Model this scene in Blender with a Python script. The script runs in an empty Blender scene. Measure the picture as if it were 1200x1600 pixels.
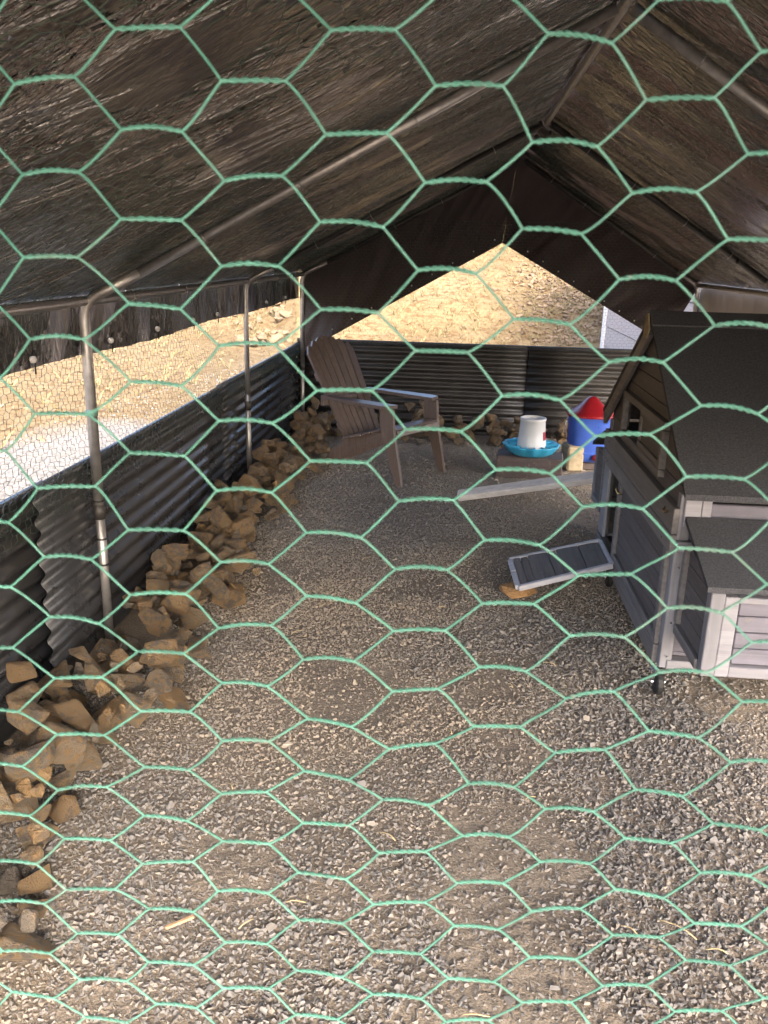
import bpy, bmesh, math, random
import numpy as np
from mathutils import Vector, Matrix, Euler, noise

random.seed(7); rng = np.random.default_rng(7)
scene = bpy.context.scene
C = scene.collection
R = math.radians

# ------------------------------------------------------------ camera, sky, sun, exposure
cam_d = bpy.data.cameras.new('camera'); cam = bpy.data.objects.new('camera', cam_d); C.objects.link(cam)
cam_d.sensor_fit = 'VERTICAL'; cam_d.sensor_height = 24.0; cam_d.lens = 19.5
cam_d.clip_start = 0.02; cam_d.clip_end = 500
cam.matrix_world = Matrix(((0.996006, -0.04943, 0.074355, 0), (0.085667, 0.294342, -0.951853, 0),
                           (0.025165, 0.954421, 0.297401, 1.6), (0, 0, 0, 1)))
cam_d.dof.use_dof = True; cam_d.dof.focus_distance = 3.2; cam_d.dof.aperture_fstop = 10.0
scene.camera = cam

SUN_AZ = Vector((0.42, -0.91)); SUN_EL = R(37)
world = bpy.data.worlds.new('World'); scene.world = world; world.use_nodes = True
wn = world.node_tree; wn.nodes.clear()
sky = wn.nodes.new('ShaderNodeTexSky'); sky.sky_type = 'NISHITA'; sky.sun_disc = False
sky.sun_elevation = SUN_EL; sky.sun_rotation = math.atan2(SUN_AZ.x, SUN_AZ.y)
sky.air_density = 0.7; sky.dust_density = 5.0; sky.ozone_density = 0.4
bg = wn.nodes.new('ShaderNodeBackground'); bg.inputs['Strength'].default_value = 0.15
wo = wn.nodes.new('ShaderNodeOutputWorld')
wn.links.new(sky.outputs[0], bg.inputs[0]); wn.links.new(bg.outputs[0], wo.inputs[0])
sun_d = bpy.data.lights.new('sun', 'SUN'); sun_d.energy = 0.5; sun_d.angle = R(28); sun_d.color = (1, 0.96, 0.91)
sun = bpy.data.objects.new('sun', sun_d); C.objects.link(sun)
to_sun = Vector((SUN_AZ.x * math.cos(SUN_EL), SUN_AZ.y * math.cos(SUN_EL), math.sin(SUN_EL)))
sun.rotation_euler = to_sun.to_track_quat('Z', 'Y').to_euler()
vs = scene.view_settings
vs.view_transform = 'Standard'; vs.look = 'None'; vs.gamma = 1.0; vs.use_curve_mapping = False
vs.exposure = 3.1
scene.cycles.max_bounces = 8; scene.cycles.diffuse_bounces = 5; scene.cycles.glossy_bounces = 3
scene.cycles.caustics_reflective = False; scene.cycles.caustics_refractive = False
scene.cycles.sample_clamp_indirect = 6.0
scene.cycles.use_denoising = True
try:
    scene.cycles.denoiser = 'OPENIMAGEDENOISE'
except Exception:
    pass

# ------------------------------------------------------------ material helpers
class NT:
    def __init__(s, name):
        s.m = bpy.data.materials.new(name); s.m.use_nodes = True
        s.t = s.m.node_tree; s.p = s.t.nodes['Principled BSDF']
    def n(s, typ, **kw):
        nd = s.t.nodes.new('ShaderNode' + typ)
        for k, v in kw.items(): setattr(nd, k, v)
        return nd
    def set(s, sock, v):
        if hasattr(v, 'links') or hasattr(v, 'is_linked'): s.t.links.new(v, sock)
        elif isinstance(v, (tuple, list)) and len(v) == 3 and sock.type == 'RGBA': sock.default_value = (*v, 1)
        else: sock.default_value = v
    def pin(s, name, v): s.set(s.p.inputs[name], v)
    def coord(s, kind='Object', scale=(1, 1, 1), rot=(0, 0, 0), loc=(0, 0, 0)):
        tc = s.n('TexCoord'); mp = s.n('Mapping')
        s.t.links.new(tc.outputs[kind], mp.inputs[0])
        mp.inputs['Scale'].default_value = scale; mp.inputs['Rotation'].default_value = rot; mp.inputs['Location'].default_value = loc
        return mp.outputs[0]
    def noise(s, vec, scale=5, detail=4, rough=.55, dist=0, out='Fac'):
        nd = s.n('TexNoise'); s.set(nd.inputs['Vector'], vec)
        nd.inputs['Scale'].default_value = scale; nd.inputs['Detail'].default_value = detail
        nd.inputs['Roughness'].default_value = rough; nd.inputs['Distortion'].default_value = dist
        return nd.outputs[out]
    def vor(s, vec, scale=5, feature='F1', out='Distance', rnd=1):
        nd = s.n('TexVoronoi'); nd.feature = feature; s.set(nd.inputs['Vector'], vec)
        nd.inputs['Scale'].default_value = scale; nd.inputs['Randomness'].default_value = rnd
        return nd.outputs[out]
    def ramp(s, fac, stops, interp='LINEAR'):
        nd = s.n('ValToRGB'); s.set(nd.inputs[0], fac); cr = nd.color_ramp; cr.interpolation = interp
        while len(cr.elements) < len(stops): cr.elements.new(0.5)
        for e, (p, c) in zip(cr.elements, stops):
            e.position = p; e.color = (c, c, c, 1) if not isinstance(c, tuple) else (*c, 1)
        return nd.outputs[0]
    def mix(s, fac, a, b, blend='MIX'):
        nd = s.n('Mix', data_type='RGBA', blend_type=blend)
        s.set(nd.inputs[0], fac); s.set(nd.inputs[6], a); s.set(nd.inputs[7], b)
        return nd.outputs[2]
    def math(s, op, a, b=0.0, c=None):
        nd = s.n('Math', operation=op); s.set(nd.inputs[0], a); s.set(nd.inputs[1], b)
        if c is not None: s.set(nd.inputs[2], c)
        return nd.outputs[0]
    def bump(s, h, strength=.3, dist=.01, normal=None):
        nd = s.n('Bump'); s.set(nd.inputs['Height'], h)
        nd.inputs['Strength'].default_value = strength; nd.inputs['Distance'].default_value = dist
        if normal is not None: s.t.links.new(normal, nd.inputs['Normal'])
        return nd.outputs[0]
    def orand(s): return s.n('ObjectInfo').outputs['Random']

def simple(name, col, rough=.6, metal=0, var=.12, scale=18, bump=.0, spec=.5, bscale=60, coords='Object'):
    """one colour with faint mottling, fine relief and uneven gloss"""
    t = NT(name); v = t.coord(coords)
    n1 = t.noise(v, scale, 5, .6)
    lo = tuple(c * (1 - var) for c in col); hi = tuple(min(1, c * (1 + var)) for c in col)
    t.pin('Base Color', t.ramp(n1, [(.3, lo), (.7, hi)]))
    t.pin('Roughness', t.ramp(t.noise(v, scale * 2.3, 3), [(.3, max(0, rough - .08)), (.7, min(1, rough + .1))]))
    t.pin('Metallic', metal); t.pin('Specular IOR Level', spec)
    if bump: t.pin('Normal', t.bump(t.noise(v, bscale, 4), bump, .004))
    return t.m

def wood_paint(name, col, dark, rough=.55, axis='Y', wear=.35):
    """painted timber: long grain, worn streaks, a little board-to-board difference"""
    t = NT(name)
    sc = {'X': (2, 40, 40), 'Y': (40, 2, 40), 'Z': (40, 40, 2)}[axis]
    v = t.coord('Object', sc); g = t.noise(v, 1.2, 6, .65, .4)
    w = t.noise(t.coord('Object'), 9, 5, .6); kn = t.noise(t.coord('Object', tuple(x * .45 for x in sc)), .9, 3, .6, 1.5)
    c = t.mix(t.ramp(g, [(.30, 0.0), (.72, 1.0)]), dark, col)
    c = t.mix(t.math('MULTIPLY', t.ramp(w, [(.52, 0.0), (.74, 1.0)]), wear), c, tuple(x * .55 for x in col))
    c = t.mix(t.math('MULTIPLY', t.ramp(kn, [(.60, 0.0), (.70, 1.0)]), .45), c, tuple(x * .5 for x in dark))
    dn = t.noise(t.coord('Object'), 34, 4, .7)
    c = t.mix(t.math('MULTIPLY', t.ramp(dn, [(.58, 0.0), (.70, 1.0)]), .30), c, (.34, .29, .22))
    hs = t.n('HueSaturation'); t.set(hs.inputs['Color'], c)
    t.set(hs.inputs['Value'], t.math('MULTIPLY_ADD', t.orand(), .22, .89))
    t.pin('Base Color', hs.outputs[0]); t.pin('Roughness', rough)
    t.pin('Normal', t.bump(g, .25, .002))
    return t.m

# ------------------------------------------------------------ mesh helpers
S3 = [(x, y, z) for x in (-1, 1) for y in (-1, 1) for z in (-1, 1)]
CH = [(c, a) for c in S3 for a in range(3)]
def _chtopo():
    bm = bmesh.new()
    for c, a in CH:
        bm.verts.new([c[i] * (1.0 if i == a else .8) for i in range(3)])
    bmesh.ops.convex_hull(bm, input=bm.verts)
    bmesh.ops.dissolve_limit(bm, angle_limit=.01, verts=bm.verts, edges=bm.edges)
    bm.verts.index_update(); bm.normal_update()
    f = [[v.index for v in fc.verts] for fc in bm.faces]
    co = [v.co.copy() for v in bm.verts]
    bm.free()
    idx = []
    for p in co:
        best = min(range(24), key=lambda i: (Vector([CH[i][0][j] * (1.0 if j == CH[i][1] else .8) for j in range(3)]) - p).length)
        idx.append(best)
    return [[idx[i] for i in fc] for fc in f]
CHF = _chtopo()

class MB:
    def __init__(s): s.v = []; s.f = []; s.uv = None
    def add(s, vs, fs):
        o = len(s.v); s.v.extend([tuple(p) for p in vs]); s.f.extend([tuple(i + o for i in f) for f in fs]); return s
    def box(s, c, size, rot=None, bev=.003):
        h = [d / 2 for d in size]; b = min(bev, min(h) * .6)
        m = rot if rot is not None else Matrix.Identity(3)
        vs = []
        for sg, a in CH:
            p = Vector([sg[i] * (h[i] - (0 if i == a else b)) for i in range(3)])
            vs.append(Vector(c) + m @ p)
        return s.add(vs, CHF)
    def bar(s, p0, p1, w, t, up=(0, 0, 1), bev=.003):
        """rectangular bar between two points, w along side, t along up"""
        p0 = Vector(p0); p1 = Vector(p1); d = p1 - p0; y = d.normalized(); up = Vector(up)
        x = y.cross(up).normalized(); z = x.cross(y).normalized()
        m = Matrix((x, y, z)).transposed()
        return s.box((p0 + p1) / 2, (w, d.length, t), m, bev)
    def tube(s, pts, r, n=8, cap=True, radii=None):
        pts = [Vector(p) for p in pts]; N = len(pts)
        tg = []
        for i in range(N):
            a = pts[max(0, i - 1)]; b = pts[min(N - 1, i + 1)]; tg.append((b - a).normalized())
        ref = Vector((0, 0, 1)) if abs(tg[0].z) < .9 else Vector((1, 0, 0))
        nrm = tg[0].cross(ref).normalized(); o = len(s.v)
        for i in range(N):
            nrm = (nrm - tg[i] * nrm.dot(tg[i])).normalized(); bi = tg[i].cross(nrm)
            rr = radii[i] if radii else r
            for k in range(n):
                a = 2 * math.pi * k / n
                s.v.append(tuple(pts[i] + (nrm * math.cos(a) + bi * math.sin(a)) * rr))
        for i in range(N - 1):
            for k in range(n):
                k2 = (k + 1) % n
                s.f.append((o + i * n + k, o + i * n + k2, o + (i + 1) * n + k2, o + (i + 1) * n + k))
        if cap:
            s.f.append(tuple(o + k for k in range(n))[::-1]); s.f.append(tuple(o + (N - 1) * n + k for k in range(n)))
        return s
    def lathe(s, prof, c=(0, 0, 0), n=32, wob=None, sq=0):
        o = len(s.v)
        for i, (r, z) in enumerate(prof):
            for k in range(n):
                a = 2 * math.pi * k / n
                rr = r * (wob(a, i) if wob else 1)
                ca, sa = math.cos(a), math.sin(a)
                if sq:
                    e = sq; q = (abs(ca) ** e + abs(sa) ** e) ** (-1 / e); rr *= q
                s.v.append((c[0] + rr * ca, c[1] + rr * sa, c[2] + z))
        for i in range(len(prof) - 1):
            for k in range(n):
                k2 = (k + 1) % n
                s.f.append((o + i * n + k, o + i * n + k2, o + (i + 1) * n + k2, o + (i + 1) * n + k))
        return s
    def grid(s, fn, nu, nv):
        o = len(s.v); uv = []
        for j in range(nv + 1):
            for i in range(nu + 1):
                s.v.append(tuple(fn(i / nu, j / nv)))
        for j in range(nv):
            for i in range(nu):
                a = o + j * (nu + 1) + i
                s.f.append((a, a + 1, a + nu + 2, a + nu + 1))
        return s
    def prism(s, poly, d):
        """extrude a flat polygon (3D points) by vector d"""
        n = len(poly); d = Vector(d); P = [Vector(p) for p in poly]
        fs = [tuple(range(n))[::-1], tuple(range(n, 2 * n))]
        for i in range(n): fs.append((i, (i + 1) % n, n + (i + 1) % n, n + i))
        return s.add(P + [p + d for p in P], fs)
    def build(s, name, mat, parent=None, origin=None, smooth=False, fix=True, uvs=None):
        me = bpy.data.meshes.new(name)
        o = Vector(origin) if origin is not None else Vector((0, 0, 0))
        v = np.array(s.v, dtype=float) - np.array(o)
        me.from_pydata(v.tolist(), [], s.f)
        if fix:
            bm = bmesh.new(); bm.from_mesh(me); bmesh.ops.recalc_face_normals(bm, faces=bm.faces); bm.to_mesh(me); bm.free()
        if smooth:
            me.polygons.foreach_set('use_smooth', [True] * len(me.polygons))
        if uvs is not None:
            ul = me.uv_layers.new(name='UVMap'); li = np.empty(len(me.loops), int); me.loops.foreach_get('vertex_index', li)
            ul.data.foreach_set('uv', np.asarray(uvs, float)[li].ravel())
        me.materials.append(mat); me.update()
        ob = bpy.data.objects.new(name, me); C.objects.link(ob)
        if parent is not None: ob.parent = parent
        else: ob.location = o
        return ob

def tag(o, label=None, cat=None, group=None, kind=None):
    if label: o['label'] = label
    if cat: o['category'] = cat
    if group: o['group'] = group
    if kind: o['kind'] = kind
    return o
def thing(name, label, cat, loc=(0, 0, 0), rz=0.0, group=None):
    o = bpy.data.objects.new(name, None); C.objects.link(o); o.location = loc; o.rotation_euler = (0, 0, rz)
    o.empty_display_size = .1
    return tag(o, label, cat, group)
def fbm(x, y, z=0.0, o=4): return noise.fractal(Vector((x, y, z)), 1.0, 2.0, o)
# ------------------------------------------------------------ materials
def mat_ground():
    t = NT('ground_earth'); v = t.coord('Object')
    sep = t.n('SeparateXYZ'); t.set(sep.inputs[0], v); X, Y = sep.outputs[0], sep.outputs[1]
    # bare sandy soil of the slopes
    s1 = t.noise(v, .55, 6, .6); s2 = t.noise(v, 7, 6, .68); s3 = t.noise(t.coord('Object', (2.2, 9, 4), (0, 0, .5)), 3, 5, .7)
    sand = t.mix(t.ramp(s1, [(.35, 0.), (.65, 1.)]), (.150, .108, .054), (.20, .150, .082))
    sand = t.mix(t.ramp(s2, [(.40, 1.), (.52, 0.)]), sand, (.11, .068, .03))
    sand = t.mix(t.ramp(s3, [(.60, 0.), (.72, .8)]), sand, (.28, .22, .135))
    # crushed grey gravel apron
    ce = t.vor(v, 30, 'F1', 'Color'); de = t.vor(v, 30, 'F1', 'Distance')
    gv = t.mix(t.ramp(de, [(.25, 1.), (.75, .25)]), (.13, .12, .106), t.ramp(ce, [(.2, (.185, .172, .154)), (.8, (.27, .25, .225))]))
    # trodden dusty fines inside the run
    d1 = t.noise(v, 2.2, 5, .6); d2 = t.noise(v, 130, 3, .7)
    dust = t.mix(t.ramp(d1, [(.35, 0.), (.65, 1.)]), (.29, .24, .185), (.38, .312, .238))
    dust = t.mix(t.ramp(d2, [(.35, .8), (.6, 0.)]), dust, (.15, .128, .104))
    # zones
    nz = t.noise(v, .8, 4)
    e = t.math('MULTIPLY_ADD', Y, .30, t.math('MULTIPLY', X, -1.0))
    e = t.math('ADD', e, t.math('MULTIPLY', nz, .9))
    fs = t.ramp(t.math('MULTIPLY_ADD', e, .6, -3.48), [(.0, 0.), (.35, 1.)])
    fy = t.ramp(t.math('MULTIPLY_ADD', t.math('ADD', Y, nz), 1.0, -7.9), [(.0, 0.), (.5, 1.)])
    fs = t.math('MAXIMUM', fs, fy)
    out = t.mix(fs, gv, sand)
    ins = t.math('MULTIPLY', t.math('MULTIPLY', t.math('GREATER_THAN', X, -1.43), t.math('LESS_THAN', X, 2.09)),
                 t.math('LESS_THAN', Y, 7.66))
    t.pin('Base Color', t.mix(ins, out, dust)); t.pin('Roughness', .95); t.pin('Specular IOR Level', .15)
    b1 = t.bump(s2, .5, .05); b2 = t.bump(t.math('ADD', d2, t.math('MULTIPLY', de, -.6)), .5, .012, b1)
    t.pin('Normal', b2)
    return t.m
def mat_gravel():
    t = NT('gravel_stone'); a = t.n('Attribute', attribute_type='INSTANCER', attribute_name='tint')
    c = t.ramp(a.outputs['Fac'], [(.0, (.18, .176, .172)), (.25, (.225, .216, .205)), (.5, (.295, .266, .23)), (.75, (.345, .297, .238)), (.92, (.375, .315, .245)), (1., (.40, .335, .255))])
    v = t.coord('Object'); n = t.noise(v, 2.2, 4, .65)
    c = t.mix(t.ramp(n, [(.35, .4), (.62, 0.)]), c, (.22, .18, .14))
    t.pin('Base Color', c); t.pin('Roughness', .9); t.pin('Specular IOR Level', .25)
    return t.m
def mat_rock():
    t = NT('field_rock'); v = t.coord('Object'); r = t.orand()
    base = t.ramp(r, [(.0, (.44, .31, .195)), (.2, (.52, .35, .19)), (.4, (.42, .335, .235)), (.6, (.54, .36, .20)), (.75, (.52, .365, .21)), (.9, (.36, .305, .235)), (1., (.62, .46, .29))])
    off = t.n('Mapping'); t.set(off.inputs[0], v); cmb = t.n('CombineXYZ')
    t.set(cmb.inputs[0], t.math('MULTIPLY', r, 37.)); t.set(cmb.inputs[1], t.math('MULTIPLY', r, 91.)); t.set(off.inputs['Location'], cmb.outputs[0])
    w = off.outputs[0]
    n1 = t.noise(w, 1.1, 5, .6, .6); n2 = t.noise(w, 4.5, 6, .7); n3 = t.noise(w, 16, 7, .78)
    c = t.mix(t.ramp(n1, [(.50, 0.), (.57, .85)]), base, (.25, .215, .18))
    c = t.mix(t.ramp(n2, [(.48, 0.), (.60, .85)]), c, (.54, .34, .155))
    c = t.mix(t.ramp(n3, [(.30, .6), (.41, 0.)]), c, (.13, .095, .065))
    c = t.mix(t.ramp(t.noise(w, 2.4, 6, .75, .3), [(.60, 0.), (.70, .7)]), c, (.42, .36, .27))
    t.pin('Base Color', c); t.pin('Roughness', .82); t.pin('Specular IOR Level', .3)
    t.pin('Normal', t.bump(t.math('ADD', t.math('MULTIPLY', n3, .8), n2), 1.0, .11))
    return t.m
def mat_tarp(name, c1, c2, rough=.33, crinkle=1.0, big=.55, coat=.0):
    """woven plastic sheet: UV u runs up the slope in metres, v along the tent"""
    t = NT(name); uv = t.coord('UV')
    a = t.coord('UV', (1, 1, 1), (0, 0, R(-24)))
    def sc(src, s):
        m = t.n('Mapping'); t.set(m.inputs[0], src); m.inputs['Scale'].default_value = s; return m.outputs[0]
    w1 = t.noise(sc(a, (.6, 3.2, 1)), 1.6, 3, .5, .5)
    w2 = t.noise(sc(a, (.9, 4.5, 1)), 1.6, 2, .5, .8)
    def ridge(x, p):
        y = t.math('SUBTRACT', 1.0, t.math('ABSOLUTE', t.math('MULTIPLY_ADD', x, 5.0, -2.5))); return t.math('POWER', t.math('MAXIMUM', y, 0.0), p)
    w3 = ridge(t.noise(sc(t.coord('UV', (1, 1, 1), (0, 0, R(9))), (7, 30, 1)), 1.3, 3, .5, .9), 1.3)
    w4 = ridge(t.noise(sc(uv, (26, 60, 1)), 1.0, 2, .5, .8), 1.5)
    band = t.ramp(t.noise(sc(a, (.75, 2.4, 1)), 1.7, 4, .6, .4), [(.50, .02), (.60, 1.)])
    h3 = t.math('MULTIPLY', w3, band); h4 = t.math('MULTIPLY', w4, band)
    n = t.bump(w1, big * .5, .10)
    n = t.bump(w2, .3 * min(1, crinkle + .15), .02, n)
    if crinkle > .02: n = t.bump(h3, crinkle, .085, n); n = t.bump(h4, .6 * crinkle, .010, n)
    t.pin('Normal', n); t.pin('Coat Normal', n)
    t.pin('Base Color', t.mix(t.ramp(t.noise(uv, 1.3, 4), [(.35, 0.), (.65, 1.)]), c1, c2))
    t.pin('Roughness', rough + .15); t.pin('Specular IOR Level', .6)
    t.pin('Coat Weight', coat); t.pin('Coat IOR', 2.5); t.pin('Coat Tint', (1.0, .93, .86)); t.pin('Coat Roughness', rough)
    return t.m
def mat_wire(name, c):
    """pvc coated wire: uneven colour, a few dusty and worn lengths"""
    t = NT(name); v = t.coord('Object')
    k = t.ramp(t.noise(v, 22, 4), [(.3, tuple(x * .78 for x in c)), (.7, tuple(min(1, x * 1.18) for x in c))])
    k = t.mix(t.math('MULTIPLY', t.ramp(t.noise(v, 9, 5, .7), [(.56, 0.), (.70, 1.)]), .45), k, (.30, .31, .27))
    k = t.mix(t.ramp(t.noise(v, 60, 3, .7), [(.70, 0.), (.76, .8)]), k, (.42, .42, .39))
    t.pin('Base Color', k)
    t.pin('Roughness', t.ramp(t.noise(v, 40, 3), [(.35, .2), (.65, .5)])); t.pin('Specular IOR Level', .6)
    return t.m
def mat_sheet(name, c, rough):
    """colour coated steel with a film of dust and a few scuffs"""
    t = NT(name); v = t.coord('Object', (1, 1, 1)); d = t.noise(v, 3.2, 6, .7); f = t.noise(v, 42, 4, .7)
    k = t.mix(t.math('MULTIPLY', t.ramp(d, [(.46, 0.), (.72, 1.)]), .25), c, (.13, .115, .095))
    k = t.mix(t.ramp(f, [(.66, 0.), (.74, .45)]), k, (.16, .14, .115))
    t.pin('Base Color', k); t.pin('Roughness', t.math('MULTIPLY_ADD', t.ramp(d, [(.4, 0.), (.7, 1.)]), .16, rough)); t.pin('Specular IOR Level', .6)
    return t.m

M = dict(
    ground=mat_ground(), gravel=mat_gravel(), rock=mat_rock(),
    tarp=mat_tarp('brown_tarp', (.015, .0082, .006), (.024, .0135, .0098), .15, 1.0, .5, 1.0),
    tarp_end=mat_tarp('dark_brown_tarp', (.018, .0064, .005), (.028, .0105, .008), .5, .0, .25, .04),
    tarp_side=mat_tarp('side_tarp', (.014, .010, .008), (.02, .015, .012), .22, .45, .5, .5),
    tarp_pale=mat_tarp('silver_lit_tarp', (.46, .43, .40), (.56, .53, .50), .4, .06, .35),  # silvery inside, paled further to stand in for light on the flap
    wire=mat_wire('green_pvc_wire', (.115, .34, .265)), net=mat_wire('dark_green_wire', (.045, .07, .05)),
    steel=simple('galvanised_tube', (.42, .40, .38), .38, .75, .18, 30, .05),
    steel_dark=simple('dark_tube', (.06, .055, .05), .5, .3, .2, 30, .05),  # darker steel for rear rafters, joint collars and fence screws
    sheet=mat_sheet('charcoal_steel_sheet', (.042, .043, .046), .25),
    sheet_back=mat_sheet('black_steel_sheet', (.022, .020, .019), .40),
    chair=wood_paint('brown_resin', (.19, .142, .118), (.135, .10, .083), .38, 'Z', .15),
    coop_dark=wood_paint('taupe_board', (.155, .135, .134), (.10, .087, .086), .6, 'Y'),
    coop_dark_x=wood_paint('lavender_board', (.22, .205, .24), (.17, .16, .19), .6, 'X'),
    coop_trim=wood_paint('taupe_trim', (.27, .252, .245), (.165, .15, .146), .6, 'Y'),
    coop_post=wood_paint('grey_post', (.34, .33, .35), (.24, .235, .25), .6, 'Z'),
    coop_rail=wood_paint('grey_rail', (.36, .35, .37), (.25, .24, .26), .6, 'X'),
    felt=simple('mineral_felt', (.096, .096, .103), .95, 0, .35, 160, .6, .2, 320),
    ramp_frame=wood_paint('pale_grey_frame', (.66, .65, .69), (.48, .48, .52), .55, 'X', .2),
    ramp_slat=wood_paint('weathered_slat', (.19, .165, .152), (.115, .10, .093), .7, 'Y', .6),
    black=simple('black_rubber', (.018, .018, .018), .6), chrome=simple('zinc', (.55, .56, .58), .25, 1.0, .1),
    brass=simple('brass', (.45, .30, .12), .35, 1.0, .15),
    white_board=wood_paint('weathered_white_board', (.76, .73, .70), (.55, .51, .48), .75, 'X', .5),
    step=wood_paint('brown_sleeper', (.12, .09, .082), (.075, .055, .05), .75, 'X', .4),
    blue=simple('blue_plastic', (.055, .125, .50), .35, 0, .1, 9, .02), red=simple('red_plastic', (.30, .012, .018), .32, 0, .1, 9, .02),
    cyan=simple('turquoise_plastic', (.06, .47, .72), .35, 0, .08, 9, .02),
    whitep=simple('white_plastic', (.74, .72, .69), .4, 0, .05, 9, .02),
    feed=simple('pale_feed', (.70, .68, .62), .9, 0, .3, 220, .8, .2, 300),
    pale_stone=simple('pale_block', (.42, .34, .22), .9, 0, .25, 25, .5, .3, 70),
    ochre=simple('ochre_stone', (.34, .20, .09), .85, 0, .35, 12, .6, .3, 60),
    siding=simple('pinkish_siding', (.42, .365, .335), .75, 0, .06, 6, .05), trim_white=simple('white_trim', (.78, .77, .74), .6, 0, .04),
    roof_steel=simple('grey_roof_sheet', (.30, .30, .31), .5, .3, .1),
    straw=simple('dry_straw', (.52, .40, .22), .8, 0, .2, 40), wood_chip=simple('wood_chip', (.50, .32, .18), .8, 0, .2, 40),
    boulder=simple('sandstone', (.20, .145, .092), .9, 0, .35, 2.2, .5, .2, 9),
    grass=simple('dry_grass', (.19, .155, .075), .9, 0, .4, 1.5),
    tie=simple('green_tie', (.16, .30, .24), .5),
)

# ------------------------------------------------------------ ground (one sheet to the horizon)
EX, EXR, RX, RZ, EZ = -1.38, 2.06, .49, 2.38, 1.39      # eaves, ridge
YB = 7.6                                                # back end of the tent
def ss(a, b, x):
    t = min(1, max(0, (x - a) / (b - a))); return t * t * (3 - 2 * t)
def hgt(x, y):
    d = max(y - 14.0, (-x - 6.5) * .8, -60)
    d = max(0, d); h = .27 * d * (1 - .25 * ss(15, 60, d)) * ss(0, 3, d)
    far = ss(0, 6, max(y - 9, -x - 4, 0))
    h += far * (.18 * fbm(x * .22, y * .22, 3) + .05 * fbm(x * .9, y * .9, 7))
    h += .010 * fbm(x * 1.3, y * 1.3, 1, 3)
    return h
xs = sorted(set(np.round(np.concatenate([np.linspace(-110, -14, 25), np.linspace(-14, -2, 61), np.linspace(-2, 2.4, 45), np.linspace(2.4, 12, 41), np.linspace(12, 110, 25)]), 3)))
ys = sorted(set(np.round(np.concatenate([np.linspace(-60, -2, 20), np.linspace(-2, 8, 101), np.linspace(8, 26, 91), np.linspace(26, 130, 40)]), 3)))
g = MB()
for y in ys:
    for x in xs: g.v.append((x, y, hgt(x, y)))
nx = len(xs)
for j in range(len(ys) - 1):
    for i in range(nx - 1): g.f.append((j * nx + i, j * nx + i + 1, (j + 1) * nx + i + 1, (j + 1) * nx + i))
tag(g.build('ground', M['ground'], smooth=True), kind='structure')

# ------------------------------------------------------------ rocks: shared shapes
def rock_mesh(seed, sub=1, n=13, flat=(.75, 1.0), name='rock', mat=None, disp=.05):
    rr = random.Random(seed); bm = bmesh.new()
    dim = Vector((1, rr.uniform(.68, .95), rr.uniform(.55, .85)))
    for i in range(n):
        p = Vector([rr.gauss(0, 1) for _ in range(3)]).normalized()
        m = max(abs(p.x), abs(p.y), abs(p.z)); p = p * (.45 + .55 / m * .62) * rr.uniform(*flat)
        bm.verts.new((p.x * dim.x, p.y * dim.y, p.z * dim.z))
    r = bmesh.ops.convex_hull(bm, input=bm.verts)
    bmesh.ops.delete(bm, geom=[v for v in bm.verts if not v.link_faces], context='VERTS')
    bmesh.ops.bevel(bm, geom=list(bm.edges), offset=.028, segments=1, affect='EDGES', clamp_overlap=True)
    bmesh.ops.triangulate(bm, faces=bm.faces)
    for _ in range(sub):
        bmesh.ops.subdivide_edges(bm, edges=bm.edges, cuts=1, use_grid_fill=True)
    for v in bm.verts:
        q = v.co * 1.6 + Vector((seed * 3.1, 0, 0))
        v.co *= 1 + disp * noise.fractal(q * 1.4, .9, 2.1, 4) + .02 * noise.noise(q * 5)
    me = bpy.data.meshes.new(name); bm.to_mesh(me); bm.free(); me.materials.append(mat); return me

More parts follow.
